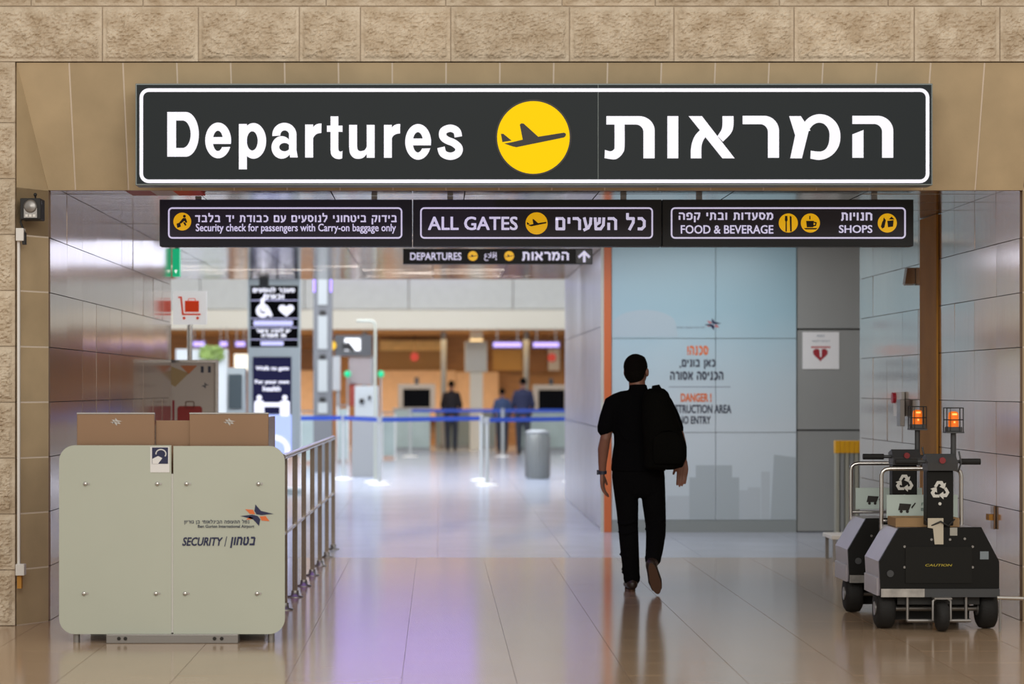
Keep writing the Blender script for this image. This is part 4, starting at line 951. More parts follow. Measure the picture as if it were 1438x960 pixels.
MX, MY = P(896.5, 0, 18.25).x, 18.25
def man():
    t = thing('person', 'man in black shirt and black trousers walking away through the passage with a backpack', 'person', (MX, MY, 0))
    def put(name, me, m, label=None):
        me.materials.append(m); o = bpy.data.objects.new(name, me); COL.objects.link(o); o.parent = t; ORG[o.name] = ORG[t.name]
        if label: o['label'] = label
        return o
    B = MB()
    # trunk
    hrings(B, [(0,0,.86,.15,.11),(0,0,.95,.16,.115),(0,0,1.08,.14,.10),(0,0,1.25,.155,.11),(0,0,1.38,.165,.11),(0,0,1.46,.12,.085),(0,.01,1.51,.06,.06)])
    limb(B, [(-.005,.01,1.47,.062,.062),(-.01,.025,1.60,.062,.064)])
    # head: skull, face, jaw, nose, ear; turned a little to the right
    R_ = Matrix.Rotation(math.radians(-24), 3, 'Z'); hc = Vector((-.012, .035, 1.665))
    def hq(x, y, z): return hc+R_ @ Vector((x, y, z))
    B.ell(hq(0,-.008,.02), .082, .098, .097, 20, R_); B.ell(hq(0,.035,-.035), .067, .068, .082, 18, R_)
    B.ell(hq(0,.055,-.085), .034, .038, .026, 12, R_)
    B.ell(hq(0,.098,-.025), .012, .020, .022, 10, R_); B.ell(hq(0,.090,-.060), .022, .014, .007, 10, R_); B.ell(hq(0,.090,-.070), .019, .013, .007, 10, R_)
    for s_ in (-1, 1):
        B.ell(hq(s_*.088,-.005,-.015), .012, .021, .034, 12, R_); B.ell(hq(s_*.030,.082,.012), .015, .013, .009, 10, R_); B.ell(hq(s_*.032,.084,.026), .02, .012, .006, 10, R_)
    # left arm (hanging) and right arm (bent forward)
    LS, LE, LW = (-.185,0,1.425), (-.250,-.01,1.15), (-.268,.06,.885)
    limb(B, [(*LS,.052),(-.22,0,1.29,.047),(*LE,.040),(-.263,.02,1.07,.043,.040),(-.268,.045,.96,.032,.028),(*LW,.027,.022)])
    hand(B, LW, (.03,.12,-1), (.25,1,.1), (1,.0,-.05), 1.08, .28)
    RS, RE, RW = (.185,0,1.43), (.300,-.045,1.18), (.345,.06,.975)
    limb(B, [(*RS,.052),(.24,-.02,1.30,.047),(*RE,.041),(.318,-.01,1.11,.043,.040),(.335,.035,1.03,.033,.028),(*RW,.027,.023)])
    hand(B, RW, (-.10,.0,-1), (-1,.15,.05), (-.15,-1,.0), 1.12, .20)
    # legs
    LH, LK, LA = (-.092,0,.90), (-.078,.03,.49), (-.050,.0,.085)
    limb(B, [(*LH,.088,.09),(-.088,.01,.72,.078),(*LK,.055),(-.066,.0,.36,.054),(*LA,.036)])
    RH, RK, RA = (.095,0,.90), (.130,.02,.50), (.075,-.30,.235)
    limb(B, [(*RH,.088,.09),(.115,.01,.72,.078),(*RK,.055),(.118,-.10,.42,.054),(*RA,.036)])
    limb(B, [(-.05,-.03,.06,.032),(-.055,.08,.05,.036,.03),(-.058,.17,.04,.034,.02)])
    limb(B, [(.075,-.33,.21,.032),(.10,-.31,.12,.036,.03),(.11,-.26,.045,.034,.02)])
    put('body', remesh(B, .0055, 2), SKIN)
    # hair: cap on the skull
    H = MB(); H.ell(hq(0,-.020,.030), .091, .100, .096, 20, R_); H.ell(hq(0,-.045,-.020), .080, .068, .082, 16, R_)
    H.ell(hq(0,.03,.075), .066, .055, .045, 14, R_)
    for s_ in (-1, 1): H.ell(hq(s_*.070,.008,-.005), .010, .018, .035, 10, R_)
    put('hair', remesh(H, .006, 2, 'hair'), HAIR)
    # shirt
    Sx = MB()
    hrings(Sx, [(-.0,0,.905,.205,.15),(0,0,.93,.207,.152),(0,0,1.0,.20,.145),(0,0,1.12,.185,.135),(0,0,1.26,.19,.14),(.0,0,1.37,.20,.135),(.0,0,1.44,.175,.11),(.0,.0,1.49,.105,.085),(.0,.01,1.525,.070,.072),(-.003,.012,1.560,.066,.068)])
    limb(Sx, [(-.15,0,1.44,.062),(-.195,0,1.41,.070,.075),(-.228,0,1.31,.066,.07),(-.252,-.005,1.225,.062,.066)])
    limb(Sx, [(.15,0,1.44,.062),(.195,0,1.41,.070,.075),(.245,-.02,1.31,.066,.07),(.278,-.03,1.225,.062,.066)])
    Sx.ell((-.075,0,1.475), .11, .075, .04, 14); Sx.ell((.075,0,1.475), .11, .075, .04, 14)
    rnd = random.Random(3)
    for i in range(16):
        z = .95+.4*rnd.random(); a = rnd.uniform(-2.6, -.6); limb(Sx, [(.185*math.cos(a), .135*math.sin(a), z, .006), (.19*math.cos(a+.3), .14*math.sin(a+.3), z-.05, .008), (.19*math.cos(a+.5), .14*math.sin(a+.5), z-.07, .005)], 6)
    put('shirt', remesh(Sx, .008, 3, 'shirt'), SHIRT)
    # trousers
    T = MB()
    hrings(T, [(0,0,1.0,.17,.125),(0,0,.92,.195,.14),(0,0,.86,.20,.14),(0.01,0,.80,.192,.13),(0.015,.0,.74,.175,.11),(0.018,.0,.705,.14,.08)])
    limb(T, [(-.10,0,.86,.098,.11),(-.095,.0,.78,.095,.10),(-.083,.01,.62,.084,.088),(-.076,.02,.49,.076,.078),(-.068,.0,.34,.072,.074),(-.058,-.005,.20,.066,.068),(-.052,-.005,.125,.062,.066),(-.05,-.005,.10,.066,.07)], 18)
    limb(T, [(.10,0,.86,.098,.11),(.108,.0,.78,.095,.10),(.122,.01,.62,.086,.09),(.132,.015,.50,.078,.08),(.124,-.08,.43,.074,.076),(.104,-.19,.33,.066,.068),(.090,-.25,.275,.060,.062),(.085,-.268,.262,.062,.064)], 18)
    for (cx, z, w_) in ((-.079,.52,.082),(-.075,.45,.080),(-.060,.17,.070),(-.056,.145,.070),(.13,.53,.084),(.13,.47,.082),(-.07,.28,.076)):
        limb(T, [(cx-w_, -.01, z, .006), (cx-w_*.3, -w_*.95, z-.012, .009), (cx+w_*.7, -w_*.7, z+.014, .006)], 6)
    put('trousers', remesh(T, .008, 3, 'trousers'), TROUS)
    # shoes
    A = MB(); limb(A, [(-.050,-.045,.055,.042,.040),(-.052,.03,.06,.046,.044),(-.056,.12,.045,.050,.034),(-.060,.20,.038,.040,.024)], 14); limb(A, [(-.05,-.02,.06,.046,.05),(-.05,-.01,.13,.045,.05)], 14)
    put('shoe', remesh(A, .006, 2, 'shoe'), SHOE)
    so = MB()
    def sole(mb, pts, n, th):   # outline rings in the plane perpendicular to n
        n = Vector(n).normalized(); k = len(pts)
        vs = [Vector(p) for p in pts]+[Vector(p)+n*th for p in pts]
        mb.add(vs, [tuple(range(k))[::-1], tuple(range(k, 2*k))]+[(i, (i+1) % k, (i+1) % k+k, i+k) for i in range(k)])
    out = []
    for i in range(28):
        g_ = 2*PI*i/28; y = math.sin(g_)*.145; w_ = .043 if y > 0 else .036
        out.append((math.cos(g_)*w_*(1.0 if abs(y) > .05 else .93), y))
    sole(so, [(-.054+a, .075+b, .0) for a, b in out], (0,0,1), .018); put('sole', so.mesh('sole'), SOLE)
    # raised right foot: sole towards the viewer, toe on the floor
    heel = Vector((.058, -.395, .245)); toe = Vector((.118, -.335, .012)); ax = (toe-heel).normalized(); L_ = (toe-heel).length
    sd = Vector((1, 0, 0)); sd = (sd-ax*sd.dot(ax)).normalized(); nn = ax.cross(sd).normalized()
    if nn.y > 0: nn = -nn            # nn points to the viewer
    A = MB()
    def q(a, b, c): return tuple(heel+ax*(a*L_)+sd*b-nn*c)
    limb(A, [(*q(.12,0,.045),.042,.042),(*q(.35,0,.048),.044,.045),(*q(.65,0,.036),.052,.034),(*q(.92,0,.026),.038,.024)], 14); limb(A, [(*q(.16,0,.06),.044),(.086,-.275,.25,.046)], 14)
    put('shoe', remesh(A, .006, 2, 'shoe'), SHOE)
    so = MB(); pts = []
    for a, b in out: pts.append(Vector(q(.5+b/.29, 0, 0))+sd*a)
    sole(so, [p for p in pts], nn, .014); put('sole', so.mesh('sole'), SOLE)
    # watch on the left wrist
    W = MB(); c = Vector((-.268,.058,.895)); W.tube([c+Vector((0,0,-.013)), c+Vector((0,-.003,.013))], [(.033,.029),(.034,.030)], 18); W.box(c.x-.042, c.x-.028, c.y-.018, c.y+.018, c.z-.018, c.z+.018, .003)
    put('wristwatch', W.mesh('wristwatch'), mat('watch', (0.03, 0.035, 0.06), 0.35), 'dark wristwatch on the left wrist')
    return t
man()
# the backpack, worn on the right shoulder: a thing of its own
def backpack():
    t = thing('backpack', 'black nylon backpack hanging from the right shoulder of the walking man', 'backpack', (MX, MY, 0))
    def put(name, me, m, par=None):
        me.materials.append(m); o = bpy.data.objects.new(name, me); COL.objects.link(o); o.parent = par or t; return o
    B = MB()
    hrings(B, [(.150,-.235,.925,.09,.06),(.165,-.245,.945,.145,.09),(.180,-.250,1.02,.160,.11),(.180,-.25,1.10,.160,.115),(.155,-.25,1.22,.146,.115),(.130,-.245,1.34,.128,.105),(.118,-.235,1.44,.108,.09),(.115,-.225,1.50,.090,.07),(.115,-.215,1.53,.055,.04)], 26)
    put('bag', remesh(B, .008, 4, 'bag'), PACK)
    B = MB(); hrings(B, [(.19,-.345,.97,.10,.025),(.195,-.352,1.02,.12,.035),(.19,-.355,1.13,.118,.035),(.18,-.35,1.21,.10,.022)], 22)
    po = put('front_pocket', remesh(B, .008, 3, 'front_pocket'), PACK)
    put('zip', MB().tube([(.09,-.368,1.18),(.14,-.384,1.215),(.20,-.386,1.225),(.26,-.376,1.205),(.29,-.36,1.16)], .004, 6).mesh('zip'), PACK, po)
    put('strap', MB().tube([(.12,-.17,1.49),(.125,-.09,1.535),(.13,-.0,1.545),(.13,.08,1.50),(.135,.125,1.40),(.14,.14,1.25),(.15,.13,1.12)], [(.028,.008)]*7, 10).mesh('strap'), PACK)
    put('carry_loop', MB().tube([(.10,-.22,1.525),(.105,-.215,1.548),(.135,-.21,1.552),(.15,-.215,1.525)], .007, 8).mesh('carry_loop'), PACK)
backpack()

def far_person(loc, label, top, bottom, skin=SKIN, face=1, sc=1.0):
    t = thing('person', label, 'person', loc)
    def put(name, mb, m, v):
        me = remesh(mb, v, 2, name); me.materials.append(m); o = bpy.data.objects.new(name, me); COL.objects.link(o); o.parent = t; o.scale = (sc, sc*face, sc)
    B = MB(); hrings(B, [(0,0,.86,.15,.10),(0,0,1.1,.13,.09),(0,0,1.35,.16,.10),(0,0,1.47,.10,.07)])
    limb(B, [(0,0,1.45,.055),(0,0,1.55,.055)]); B.ell((0,.01,1.66), .075, .095, .11, 16); B.ell((0,.10,1.64), .012, .02, .02, 8)
    for s_ in (-1, 1):
        B.ell((s_*.078,0,1.645), .01, .02, .03, 8)
        limb(B, [(s_*.18,0,1.42,.048),(s_*.23,.02,1.15,.038),(s_*.20,.16,.97,.026)]); hand(B, (s_*.20,.16,.97), (-s_*.2,.8,-.5), (-s_,0,.2), (0,-.3,-1), 1.0, .4)
        limb(B, [(s_*.09,0,.9,.085),(s_*.095,.01,.49,.055),(s_*.09,-.01,.08,.038)]); limb(B, [(s_*.09,-.03,.045,.035),(s_*.095,.14,.035,.032)])
    put('body', B, skin, .012)
    H = MB(); H.ell((0,-.015,1.69), .083, .097, .09, 14); put('hair', H, HAIR, .012)
    S_ = MB(); hrings(S_, [(0,0,.90,.18,.13),(0,0,1.1,.165,.12),(0,0,1.38,.19,.125),(0,0,1.47,.12,.08),(0,0,1.52,.06,.06)])
    for s_ in (-1, 1): limb(S_, [(s_*.16,0,1.43,.06),(s_*.235,.01,1.17,.052),(s_*.215,.12,1.02,.042)])
    put('jacket', S_, top, .014)
    T = MB()
    for s_ in (-1, 1): limb(T, [(s_*.09,0,.92,.10),(s_*.095,.01,.5,.075),(s_*.09,-.01,.1,.06)])
    put('trousers', T, bottom, .014)
    A = MB()
    for s_ in (-1, 1): limb(A, [(s_*.09,-.04,.045,.042,.042),(s_*.095,.15,.04,.042,.036)])
    put('shoes', A, SHOE, .012)

# ------------------------------------------------------------------ things at the end of the left wall
YB = 23.6
t = thing('trolley_poster_stand', 'grey poster stand with red suitcase print at the end of the left wall', 'poster stand', (-2.3, YB, 0))
part('board', MB().box(P(236,0,YB).x, P(303,0,YB).x, YB, YB+0.05, 0.30, P(0,509,YB).z), mat('poster_grey', (0.58, 0.52, 0.45), 0.5), t)
part('frame', MB().box(P(232,0,YB).x, P(306,0,YB).x, YB-0.02, YB+0.07, P(0,509,YB).z, P(0,505,YB).z).box(P(303,0,YB).x, P(306,0,YB).x, YB-0.02, YB+0.07, 0, P(0,509,YB).z), STEEL, t)
part('foot', MB().box(P(240,0,YB).x, P(300,0,YB).x, YB-0.1, YB+0.2, 0, 0.04).box(P(268,0,YB).x, P(274,0,YB).x, YB, YB+0.05, 0.04, 0.30), STEELD, t)
q = YB-0.001
part('triangle_print', ppoly(MB(), [(253,513),(277,513),(265,525)], q), mat('print_orange', (0.55, 0.20, 0.08), 0.5), t)
part('triangle_print', ppoly(MB(), [(238,513),(265,524),(246,543),(238,538)], q), mat('print_ochre', (0.42, 0.30, 0.14), 0.5), t)
part('mark_print', pbox(pbox(MB(), 282, 514, 286, 523, q-0.001, 0.001), 292, 514, 296, 523, q-0.001, 0.001), INK, t)
m1, m2 = MB(), MB(); star_logo(m1, m2, 288, 541, 11, 9, q); part('emblem', m1, INK, t)
part('suitcase_print', MB().prism([(x, z) for x, z in rrect(P(249,0,q).x, P(284,0,q).x, P(0,596,q).z, P(0,570,q).z, 0.03)], q-0.002, q), mat('print_red', (0.35, 0.035, 0.03), 0.5), t)
mb = MB(); a = P(260,572,q); b = P(273,563,q); mb.ring(rrect(a.x, b.x, a.z-0.01, b.z, 0.015), rrect(a.x+.009, b.x-.009, a.z-0.005, b.z-.009, 0.008), q-0.002, q)
part('handle_print', mb, mat('print_brown', (0.16, 0.08, 0.05), 0.5), t)
part('bar_print', pbox(MB(), 242, 562, 245, 600, q-0.001, 0.001), DRED, t)
Yc = 23.9
t = thing('baggage_cart_sign', 'square white sign with red baggage cart on a steel pole behind the poster stand', 'sign', (P(267,0,Yc).x, Yc, 0))
part('pole', MB().tube([(P(266,0,Yc).x, Yc+0.03, 0), (P(266,0,Yc).x, Yc+0.03, 2.3)], 0.026, 14), STEEL, t)
part('plate', pbox(MB(), 243, 408.5, 290.5, 455.5, Yc-0.02, 0.02, 0.002), mat('sign_white', (0.85, 0.85, 0.85), 0.4, emit=(1, 1, 1), es=0.35), t)  # weak emission added to lift the white, plate is no lamp
q = Yc-0.021
RB = mat('bright_red', (0.85, 0.06, 0.008), 0.5, emit=(0.9, 0.06, 0.01), es=0.2)  # slight emission lifts the printed red with the plate
mb = MB(); pbox(mb, 259.5, 422, 279.5, 438, q-0.002, 0.002); ppoly(mb, [(250,416),(255.5,416),(258,440),(282,440),(282,442.5),(255.5,442.5),(253,418.5),(250,418.5)], q)
pdisc(mb, 258.5, 446.5, 2.2, q, n=16); pdisc(mb, 277.5, 446.5, 2.2, q, n=16)
a = P(264,422,q); b = P(275,418.5,q); mb.ring(rrect(a.x, b.x, a.z-.01, b.z, .012), rrect(a.x+.007, b.x-.007, a.z-.006, b.z-.007, .006), q-0.002, q)
part('cart_print', mb, RB, t)
t = thing('exit_sign', 'narrow green lit exit sign hanging at the end of the left wall', 'sign', (P(247,0,23.3).x, 23.3, 3.05))
part('green_panel', pbox(MB(), 242, 349, 252, 388, 23.3, 0.12), GREENL, t)
part('arrow', ppoly(MB(), [(245,379),(249,379),(247,384)], 23.299), LAMPW, t)
p_ = P(247,349,23.3); part('hanger', MB().box(p_.x-.02, p_.x+.02, 23.4, 23.46, p_.z-.001, 3.048), STEELD, t)

# ------------------------------------------------------------------ departures hall
def hb(px0, py0, px1, py1, Y, dep, bev=0): return pbox(MB(), px0, py0, px1, py1, Y, dep, bev)
YF = 58.0
hw = struct('wall_hall', MB().box(-14, 12, 66.0, 66.2, 0, 8), WOOD)
hc_ = struct('ceiling_hall', MB().box(-14, 12, 33.8, 66.2, 8.0, 8.2), FASG)
def hzY(py, Y): return P(0, py, Y).z
part('soffit', MB().box(-14, 12, YF+0.3, 66, hzY(462,YF), hzY(462,YF)+0.1), WOOD, hw)
for i in range(10):
    x0 = -13.2+2.5*i
    part('fascia_panel', MB().box(x0+.01, x0+2.49, YF+0.05, YF+0.30, hzY(435,YF)+0.02, 6.2), FASG, hw)
part('cream_band', MB().box(-14, 12, YF-0.05, YF+0.3, hzY(462,YF), hzY(435,YF)), CREAM, hw)
part('upper_wall', MB().box(-14, 12, YF+0.1, YF+0.3, 6.2, 8.0), CREAM, hw)
wlh = struct('wall_hall_side', MB().box(-14.2, -14, 33.8, 66, 0, 8).box(12, 12.2, 33.8, 66, 0, 8), CREAM)
# violet light screen above the counters
t = thing('violet_light_panel', 'violet light panel high on the hall fascia, mirrored in the polished floor', 'lamp', (-1.8, YF, 4.4))
part('light_face', MB().box(-3.1, 0.9, YF-0.06, YF+0.04, 4.3, 5.9), VIOLET, t)
area('counter_warm', (-1.5, YF+3.5, 2.75), (0, 0, 0), 10, 3, 300, (1.0, 0.70, 0.38))
# back wall wood cells
def wood_cell(px0, px1, py0, py1, m, Y=65.5): part('wood_panel', hb(px0, py0, px1, py1, Y, 0.1), m, hw)
LIT = mat('painted_lit_wood', (0.88, 0.62, 0.26), 0.4, var=0.1)  # cove light painted into a brighter wood colour
PEACH = mat('peach_wall', (0.82, 0.56, 0.36), 0.5, var=0.05)
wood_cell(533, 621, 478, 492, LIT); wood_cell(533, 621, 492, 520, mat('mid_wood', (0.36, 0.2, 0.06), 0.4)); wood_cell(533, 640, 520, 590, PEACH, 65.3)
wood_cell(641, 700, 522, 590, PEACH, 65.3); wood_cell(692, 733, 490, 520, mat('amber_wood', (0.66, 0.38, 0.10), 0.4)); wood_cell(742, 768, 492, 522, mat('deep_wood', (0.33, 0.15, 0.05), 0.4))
wood_cell(380, 440, 520, 585, PEACH, 65.2); wood_cell(415, 440, 490, 519, WOODD, 65.3); wood_cell(770, 786, 490, 520, PAPER, 65.3)
# columns and posts
def column(px0, px1, Y, label, m=HALLG, top=None):
    a, b = P(px0,0,Y).x, P(px1,0,Y).x
    tt = thing('hall_column', label, 'column', ((a+b)/2, Y, 0)); zt_ = top or hzY(462,YF)-0.001
    part('shaft', MB().cyl(((a+b)/2, Y, zt_/2), (b-a)/2, zt_, 'z', 20), m, tt)
    part('collar', MB().cyl(((a+b)/2, Y, 0.06), (b-a)/2+0.04, 0.12, 'z', 20), STEELD, tt)
column(619, 627, 60.8, 'slim grey column left of the white box, under the fascia', top=2.94)
column(735, 743, 60.8, 'slim grey column between the two violet counter signs', top=2.94)
column(508, 516, 60.5, 'slim grey column behind the gantry screen', top=2.94)
t = thing('lit_column', 'grey hall pillar with stacked white light windows and violet top strips', 'column', (P(452,0,44).x, 44, 0))
part('shaft', MB().box(P(440,0,44).x, P(466,0,44).x, 44, 44.35, 0, 5.5), mat('pillar_grey', (0.17, 0.175, 0.18), 0.4, metal=0.2), t)
for (a_, b_) in ((392-60, 428), (443, 490), (505, 550), (565, 580)):
    part('light_window', hb(446.5, a_, 459.5, b_, 43.97, 0.03), mat('soft_lamp', (0.34, 0.36, 0.35), 0.5, emit=(0.9, 0.93, 0.92), es=0.10), t)
for (a_, b_) in ((428, 443), (490, 505), (550, 565)): part('dark_vent', pbox(MB(), 449, a_+8, 457, b_-1, 43.96, 0.04), ICON, t)
part('violet_strip', hb(440, 380, 442.5, 410, 43.96, 0.03), VIOLET, t); part('violet_strip', hb(463.5, 380, 466, 410, 43.96, 0.03), VIOLET, t)
t = thing('white_pillar_box', 'white square box on a pillar between the slim columns', 'pillar', (P(668,0,60).x, 60, 0))
part('casing', hb(653, 479, 684, 522, 60, 0.5, 0.01), mat('box_white', (0.62, 0.62, 0.55), 0.5), t)
part('shaft', MB().box(P(660,0,60.1).x, P(678,0,60.1).x, 60.1, 60.4, 0, 2.98), CREAM, t)
# information tower
YT = 35.0
t = thing('information_tower', 'grey information tower with a black priority screen over a navy distance screen', 'display', (P(384,0,YT).x, YT, 0))
part('frame', hb(348, 385, 421, 640, YT, 0.25).box(P(346,0,YT).x, P(423,0,YT).x, YT-0.1, YT+0.35, 0, 0.08), mat('tower_grey', (0.55, 0.62, 0.63), 0.4, metal=0.2), t)
us = part('upper_screen', hb(351.5, 401, 418.5, 487, YT-0.02, 0.02), SCRN, t)
SW = mat('screen_white', (0.8, 0.8, 0.9), 0.4, emit=(0.9, 0.9, 1.0), es=0.85); SL = mat('screen_lavender', (0.5, 0.5, 0.8), 0.4, emit=(0.62, 0.62, 0.95), es=0.75)
q = YT-0.021; mb = MB()
text(mb, 'מעבר לנוסעים', 355, 403, 414, 411, q, off=0.05, rtl=True); text(mb, 'זכאים', 370, 413, 399, 420, q, off=0.05, rtl=True)
mb2 = MB(); pdisc(mb2, 369, 436, 9.5, q); part('wheelchair_wheel', mb2, SW, us)
mb2 = MB(); pdisc(mb2, 370, 435, 5.0, q-0.002); part('wheel_hole', mb2, SCRN, us)
ppoly(mb, [(366,423),(371,422),(372,433),(379,434),(383,443),(379,445),(375,438),(367,437)], q-0.003); pdisc(mb, 369, 421, 3, q)
h2 = [(402+11*math.sin(2*PI*i/28)**3, 435-(9.2*math.cos(2*PI*i/28)-3.6*math.cos(4*PI*i/28)-1.5*math.cos(6*PI*i/28)-.6*math.cos(8*PI*i/28))*.85) for i in range(28)]
ppoly(mb, h2, q)
text(mb, 'יש להציג אישור', 360, 461, 408, 467, q, off=0.05, rtl=True); text(mb, 'או תעודה', 367, 468, 402, 474, q, off=0.05, rtl=True)
part('screen_print', mb, SW, us)
mb = MB(); pbox(mb, 356, 450, 411, 457, q-0.001, 0.001); pbox(mb, 366, 479, 398, 485, q-0.001, 0.001); pbox(mb, 352, 446.5, 418, 447.5, q-0.001, 0.001); pbox(mb, 352, 459, 418, 460, q-0.001, 0.001); pbox(mb, 352, 476, 418, 477, q-0.001, 0.001); pbox(mb, 352, 421, 418, 422, q-0.001, 0.001)
part('screen_bars', mb, SL, us)
ls = part('lower_screen', hb(355, 501, 409, 581, YT-0.02, 0.02), mat('navy_screen', (0.006, 0.006, 0.02), 0.7, emit=(0.03, 0.03, 0.10), es=0.5, spec=0.05), t)
mb = MB(); text(mb, 'Walk to gate', 359, 514, 406, 521, q, off=0.04); text(mb, 'For your own', 358, 533, 406, 540, q, off=0.04); text(mb, 'health', 369, 542, 394, 549, q, off=0.04)
for cx in (364, 400):
    pdisc(mb, cx, 558, 3.6, q); a = P(cx-7, 584, q); b = P(cx+7, 562, q); mb.prism(rrect(a.x, b.x, a.z, b.z, 0.04), q-0.002, q)
pbox(mb, 371, 565, 393, 571, q-0.001, 0.001)
part('screen_print', mb, SW, ls)
part('floor_glow_panel', hb(355, 582, 409, 636, YT-0.02, 0.02), mat('screen_blue', (0.4, 0.5, 0.9), 0.4, emit=(0.42, 0.50, 0.95), es=0.8), t)
mb = MB(); c = P(386, 632, q); mb.ring([(c.x+.22*math.cos(2*PI*i/30), c.z+.22*math.sin(2*PI*i/30)) for i in range(30)], [(c.x+.15*math.cos(2*PI*i/30), c.z+.15*math.sin(2*PI*i/30)) for i in range(30)], q-.002, q); part('ring_print', mb, SW, t)
# camera housing on the ceiling edge
t = solo('ceiling_camera', hb(364, 385, 376, 402, 33.5, 0.2).box(P(370,0,33.5).x-.02, P(370,0,33.5).x+.02, 33.58, 33.62, P(0,386,33.5).z, 3.048), BLACKM, 'small black camera box hanging in front of the information tower', 'camera')

# check-in kiosks
def kiosk(px0, px1, py0, pybase, label, screen, sm=SCRN):
    Y = F*EYE/(pybase-VY); a = P(px0, pybase, Y); b = P(px1, py0, Y)
    t = thing('self_service_kiosk', label, 'kiosk', ((a.x+b.x)/2, Y, 0))
    part('housing', MB().prismx([(Y, 0.03), (Y, b.z*0.62), (Y+0.08, b.z), (Y+0.35, b.z), (Y+0.4, 0.03)], a.x, b.x), mat('kiosk_grey', (0.52, 0.58, 0.58), 0.35, metal=0.2), t)
    part('base', MB().box(a.x-0.03, b.x+0.03, Y-0.05, Y+0.45, 0, 0.03), STEELD, t)
    w_ = b.x-a.x
    scn = MB().box(a.x+w_*.14, b.x-w_*.14, Y-0.02, Y+0.10, b.z*.70, b.z*.95)
    part('screen', scn, sm, t)
    return t, Y, a, b
kiosk(318, 343, 516, 706, 'slim grey kiosk with dark screen left of the information tower', True, mat('kiosk_screen', (0.10, 0.13, 0.14), 0.3))
Yk = 41.9
t = thing('access_terminal', 'tall grey metal terminal with two black ports behind the blue belt', 'kiosk', (P(514,0,Yk).x, Yk, 0))
part('lower_body', MB().box(P(494,0,Yk).x, P(531,0,Yk).x, Yk, Yk+0.4, 0, hzY(585,Yk), 0.01), HALLG, t)
part('upper_body', MB().box(P(498,0,Yk).x, P(531,0,Yk).x, Yk+0.02, Yk+0.35, hzY(585,Yk), hzY(542,Yk), 0.01), mat('terminal_pale', (0.42, 0.45, 0.45), 0.4), t)
mb = MB(); c = P(508, 563, Yk); mb.cyl((c.x, Yk, c.z), 0.045, 0.05, 'y', 16); c = P(519, 558, Yk); mb.cyl((c.x, Yk, c.z), 0.03, 0.05, 'y', 14); part('port', mb, ICON, t)
# tall bent lamp pole
Yg = 39.5
t = thing('bent_pole', 'tall thin pale pole with a bent top arm in front of the terminal', 'pole', (P(527,0,Yg).x, Yg, 0))
px_ = P(527, 0, Yg).x
pts = [(px_, Yg, 0.0), (px_, Yg, 2.55)]+[(px_-.08+.08*math.cos(a), Yg, 2.55+.08*math.sin(a)) for a in (PI/6, PI/3, PI/2)]+[(P(501,0,Yg).x, Yg, 2.63)]
part('pole', MB().tube(pts, 0.022, 10), mat('pole_pale', (0.46, 0.49, 0.42), 0.4), t)
part('foot_plate', MB().lathe([(0.2, 0), (0.2, 0.012), (0.04, 0.03)], (px_, Yg, 0), 20), WHITEP, t)
# stanchions and belts
def stanchion(px, pybase, label, grp='belt stanchions in the hall'):
    Y = F*EYE/(pybase-VY); x = P(px, 0, Y).x
    t = thing('belt_stanchion', label, 'stanchion', (x, Y, 0), grp)
    part('post', MB().cyl((x, Y, 0.50), 0.032, 0.94, 'z', 14), mat('stanchion_pale', (0.55, 0.58, 0.57), 0.35, metal=0.4), t)
    part('base', MB().lathe([(0.18, 0), (0.18, 0.012), (0.06, 0.03), (0.033, 0.035)], (x, Y, 0), 24), WHITEP, t)
    part('belt_head', MB().cyl((x, Y, 1.02), 0.04, 0.11, 'z', 14), mat('belt_head', (0.4, 0.42, 0.45), 0.4), t)
    return Vector((x, Y, 1.03))
def belt(p, q, label):
    d_ = (q-p).normalized(); n_ = Vector((-d_.y, d_.x, 0))*0.002; p = p+d_*0.042; q = q-d_*0.042
    mb = MB().add([p-n_+Vector((0,0,-.035)), q-n_+Vector((0,0,-.035)), q-n_+Vector((0,0,.035)), p-n_+Vector((0,0,.035)), p+n_+Vector((0,0,-.035)), q+n_+Vector((0,0,-.035)), q+n_+Vector((0,0,.035)), p+n_+Vector((0,0,.035))],
       [(0,1,2,3), (7,6,5,4), (0,4,5,1), (2,6,7,3), (1,5,6,2), (0,3,7,4)])
    solo('queue_belt', mb, BELT, label, 'belt', group='blue queue belts')
s0 = stanchion(345, 676, 'belt stanchion hidden behind the poster stand at the left end')
s1 = stanchion(482, 672, 'belt stanchion with white foot just left of the terminal')
s2 = stanchion(533, 680, 'front belt stanchion just right of the terminal')
s3 = stanchion(676, 674, 'left one of the close pair of belt stanchions in the middle')
s4 = stanchion(684, 681, 'right one of the close pair of belt stanchions, nearest the viewer')
s5 = stanchion(806, 676, 'belt stanchion at the corner of the side wall')
belt(s0, s1, 'blue belt from the information tower to the terminal')
belt(s1, s2, 'short blue belt across the grey terminal')
belt(s2, s3, 'long blue belt between the terminal and the middle stanchions')
belt(s4, s5, 'blue belt from the middle stanchions to the side wall')
r1 = stanchion(576, 641, 'rear belt stanchion before the left inspection counter')
r2 = stanchion(706, 641, 'rear belt stanchion before the person in navy')
r3 = stanchion(800, 641, 'rear belt stanchion before the right inspection counter')
belt(r1, r2, 'rear blue belt before the left inspection counter'); belt(r2, r3, 'rear blue belt before the right inspection counter')
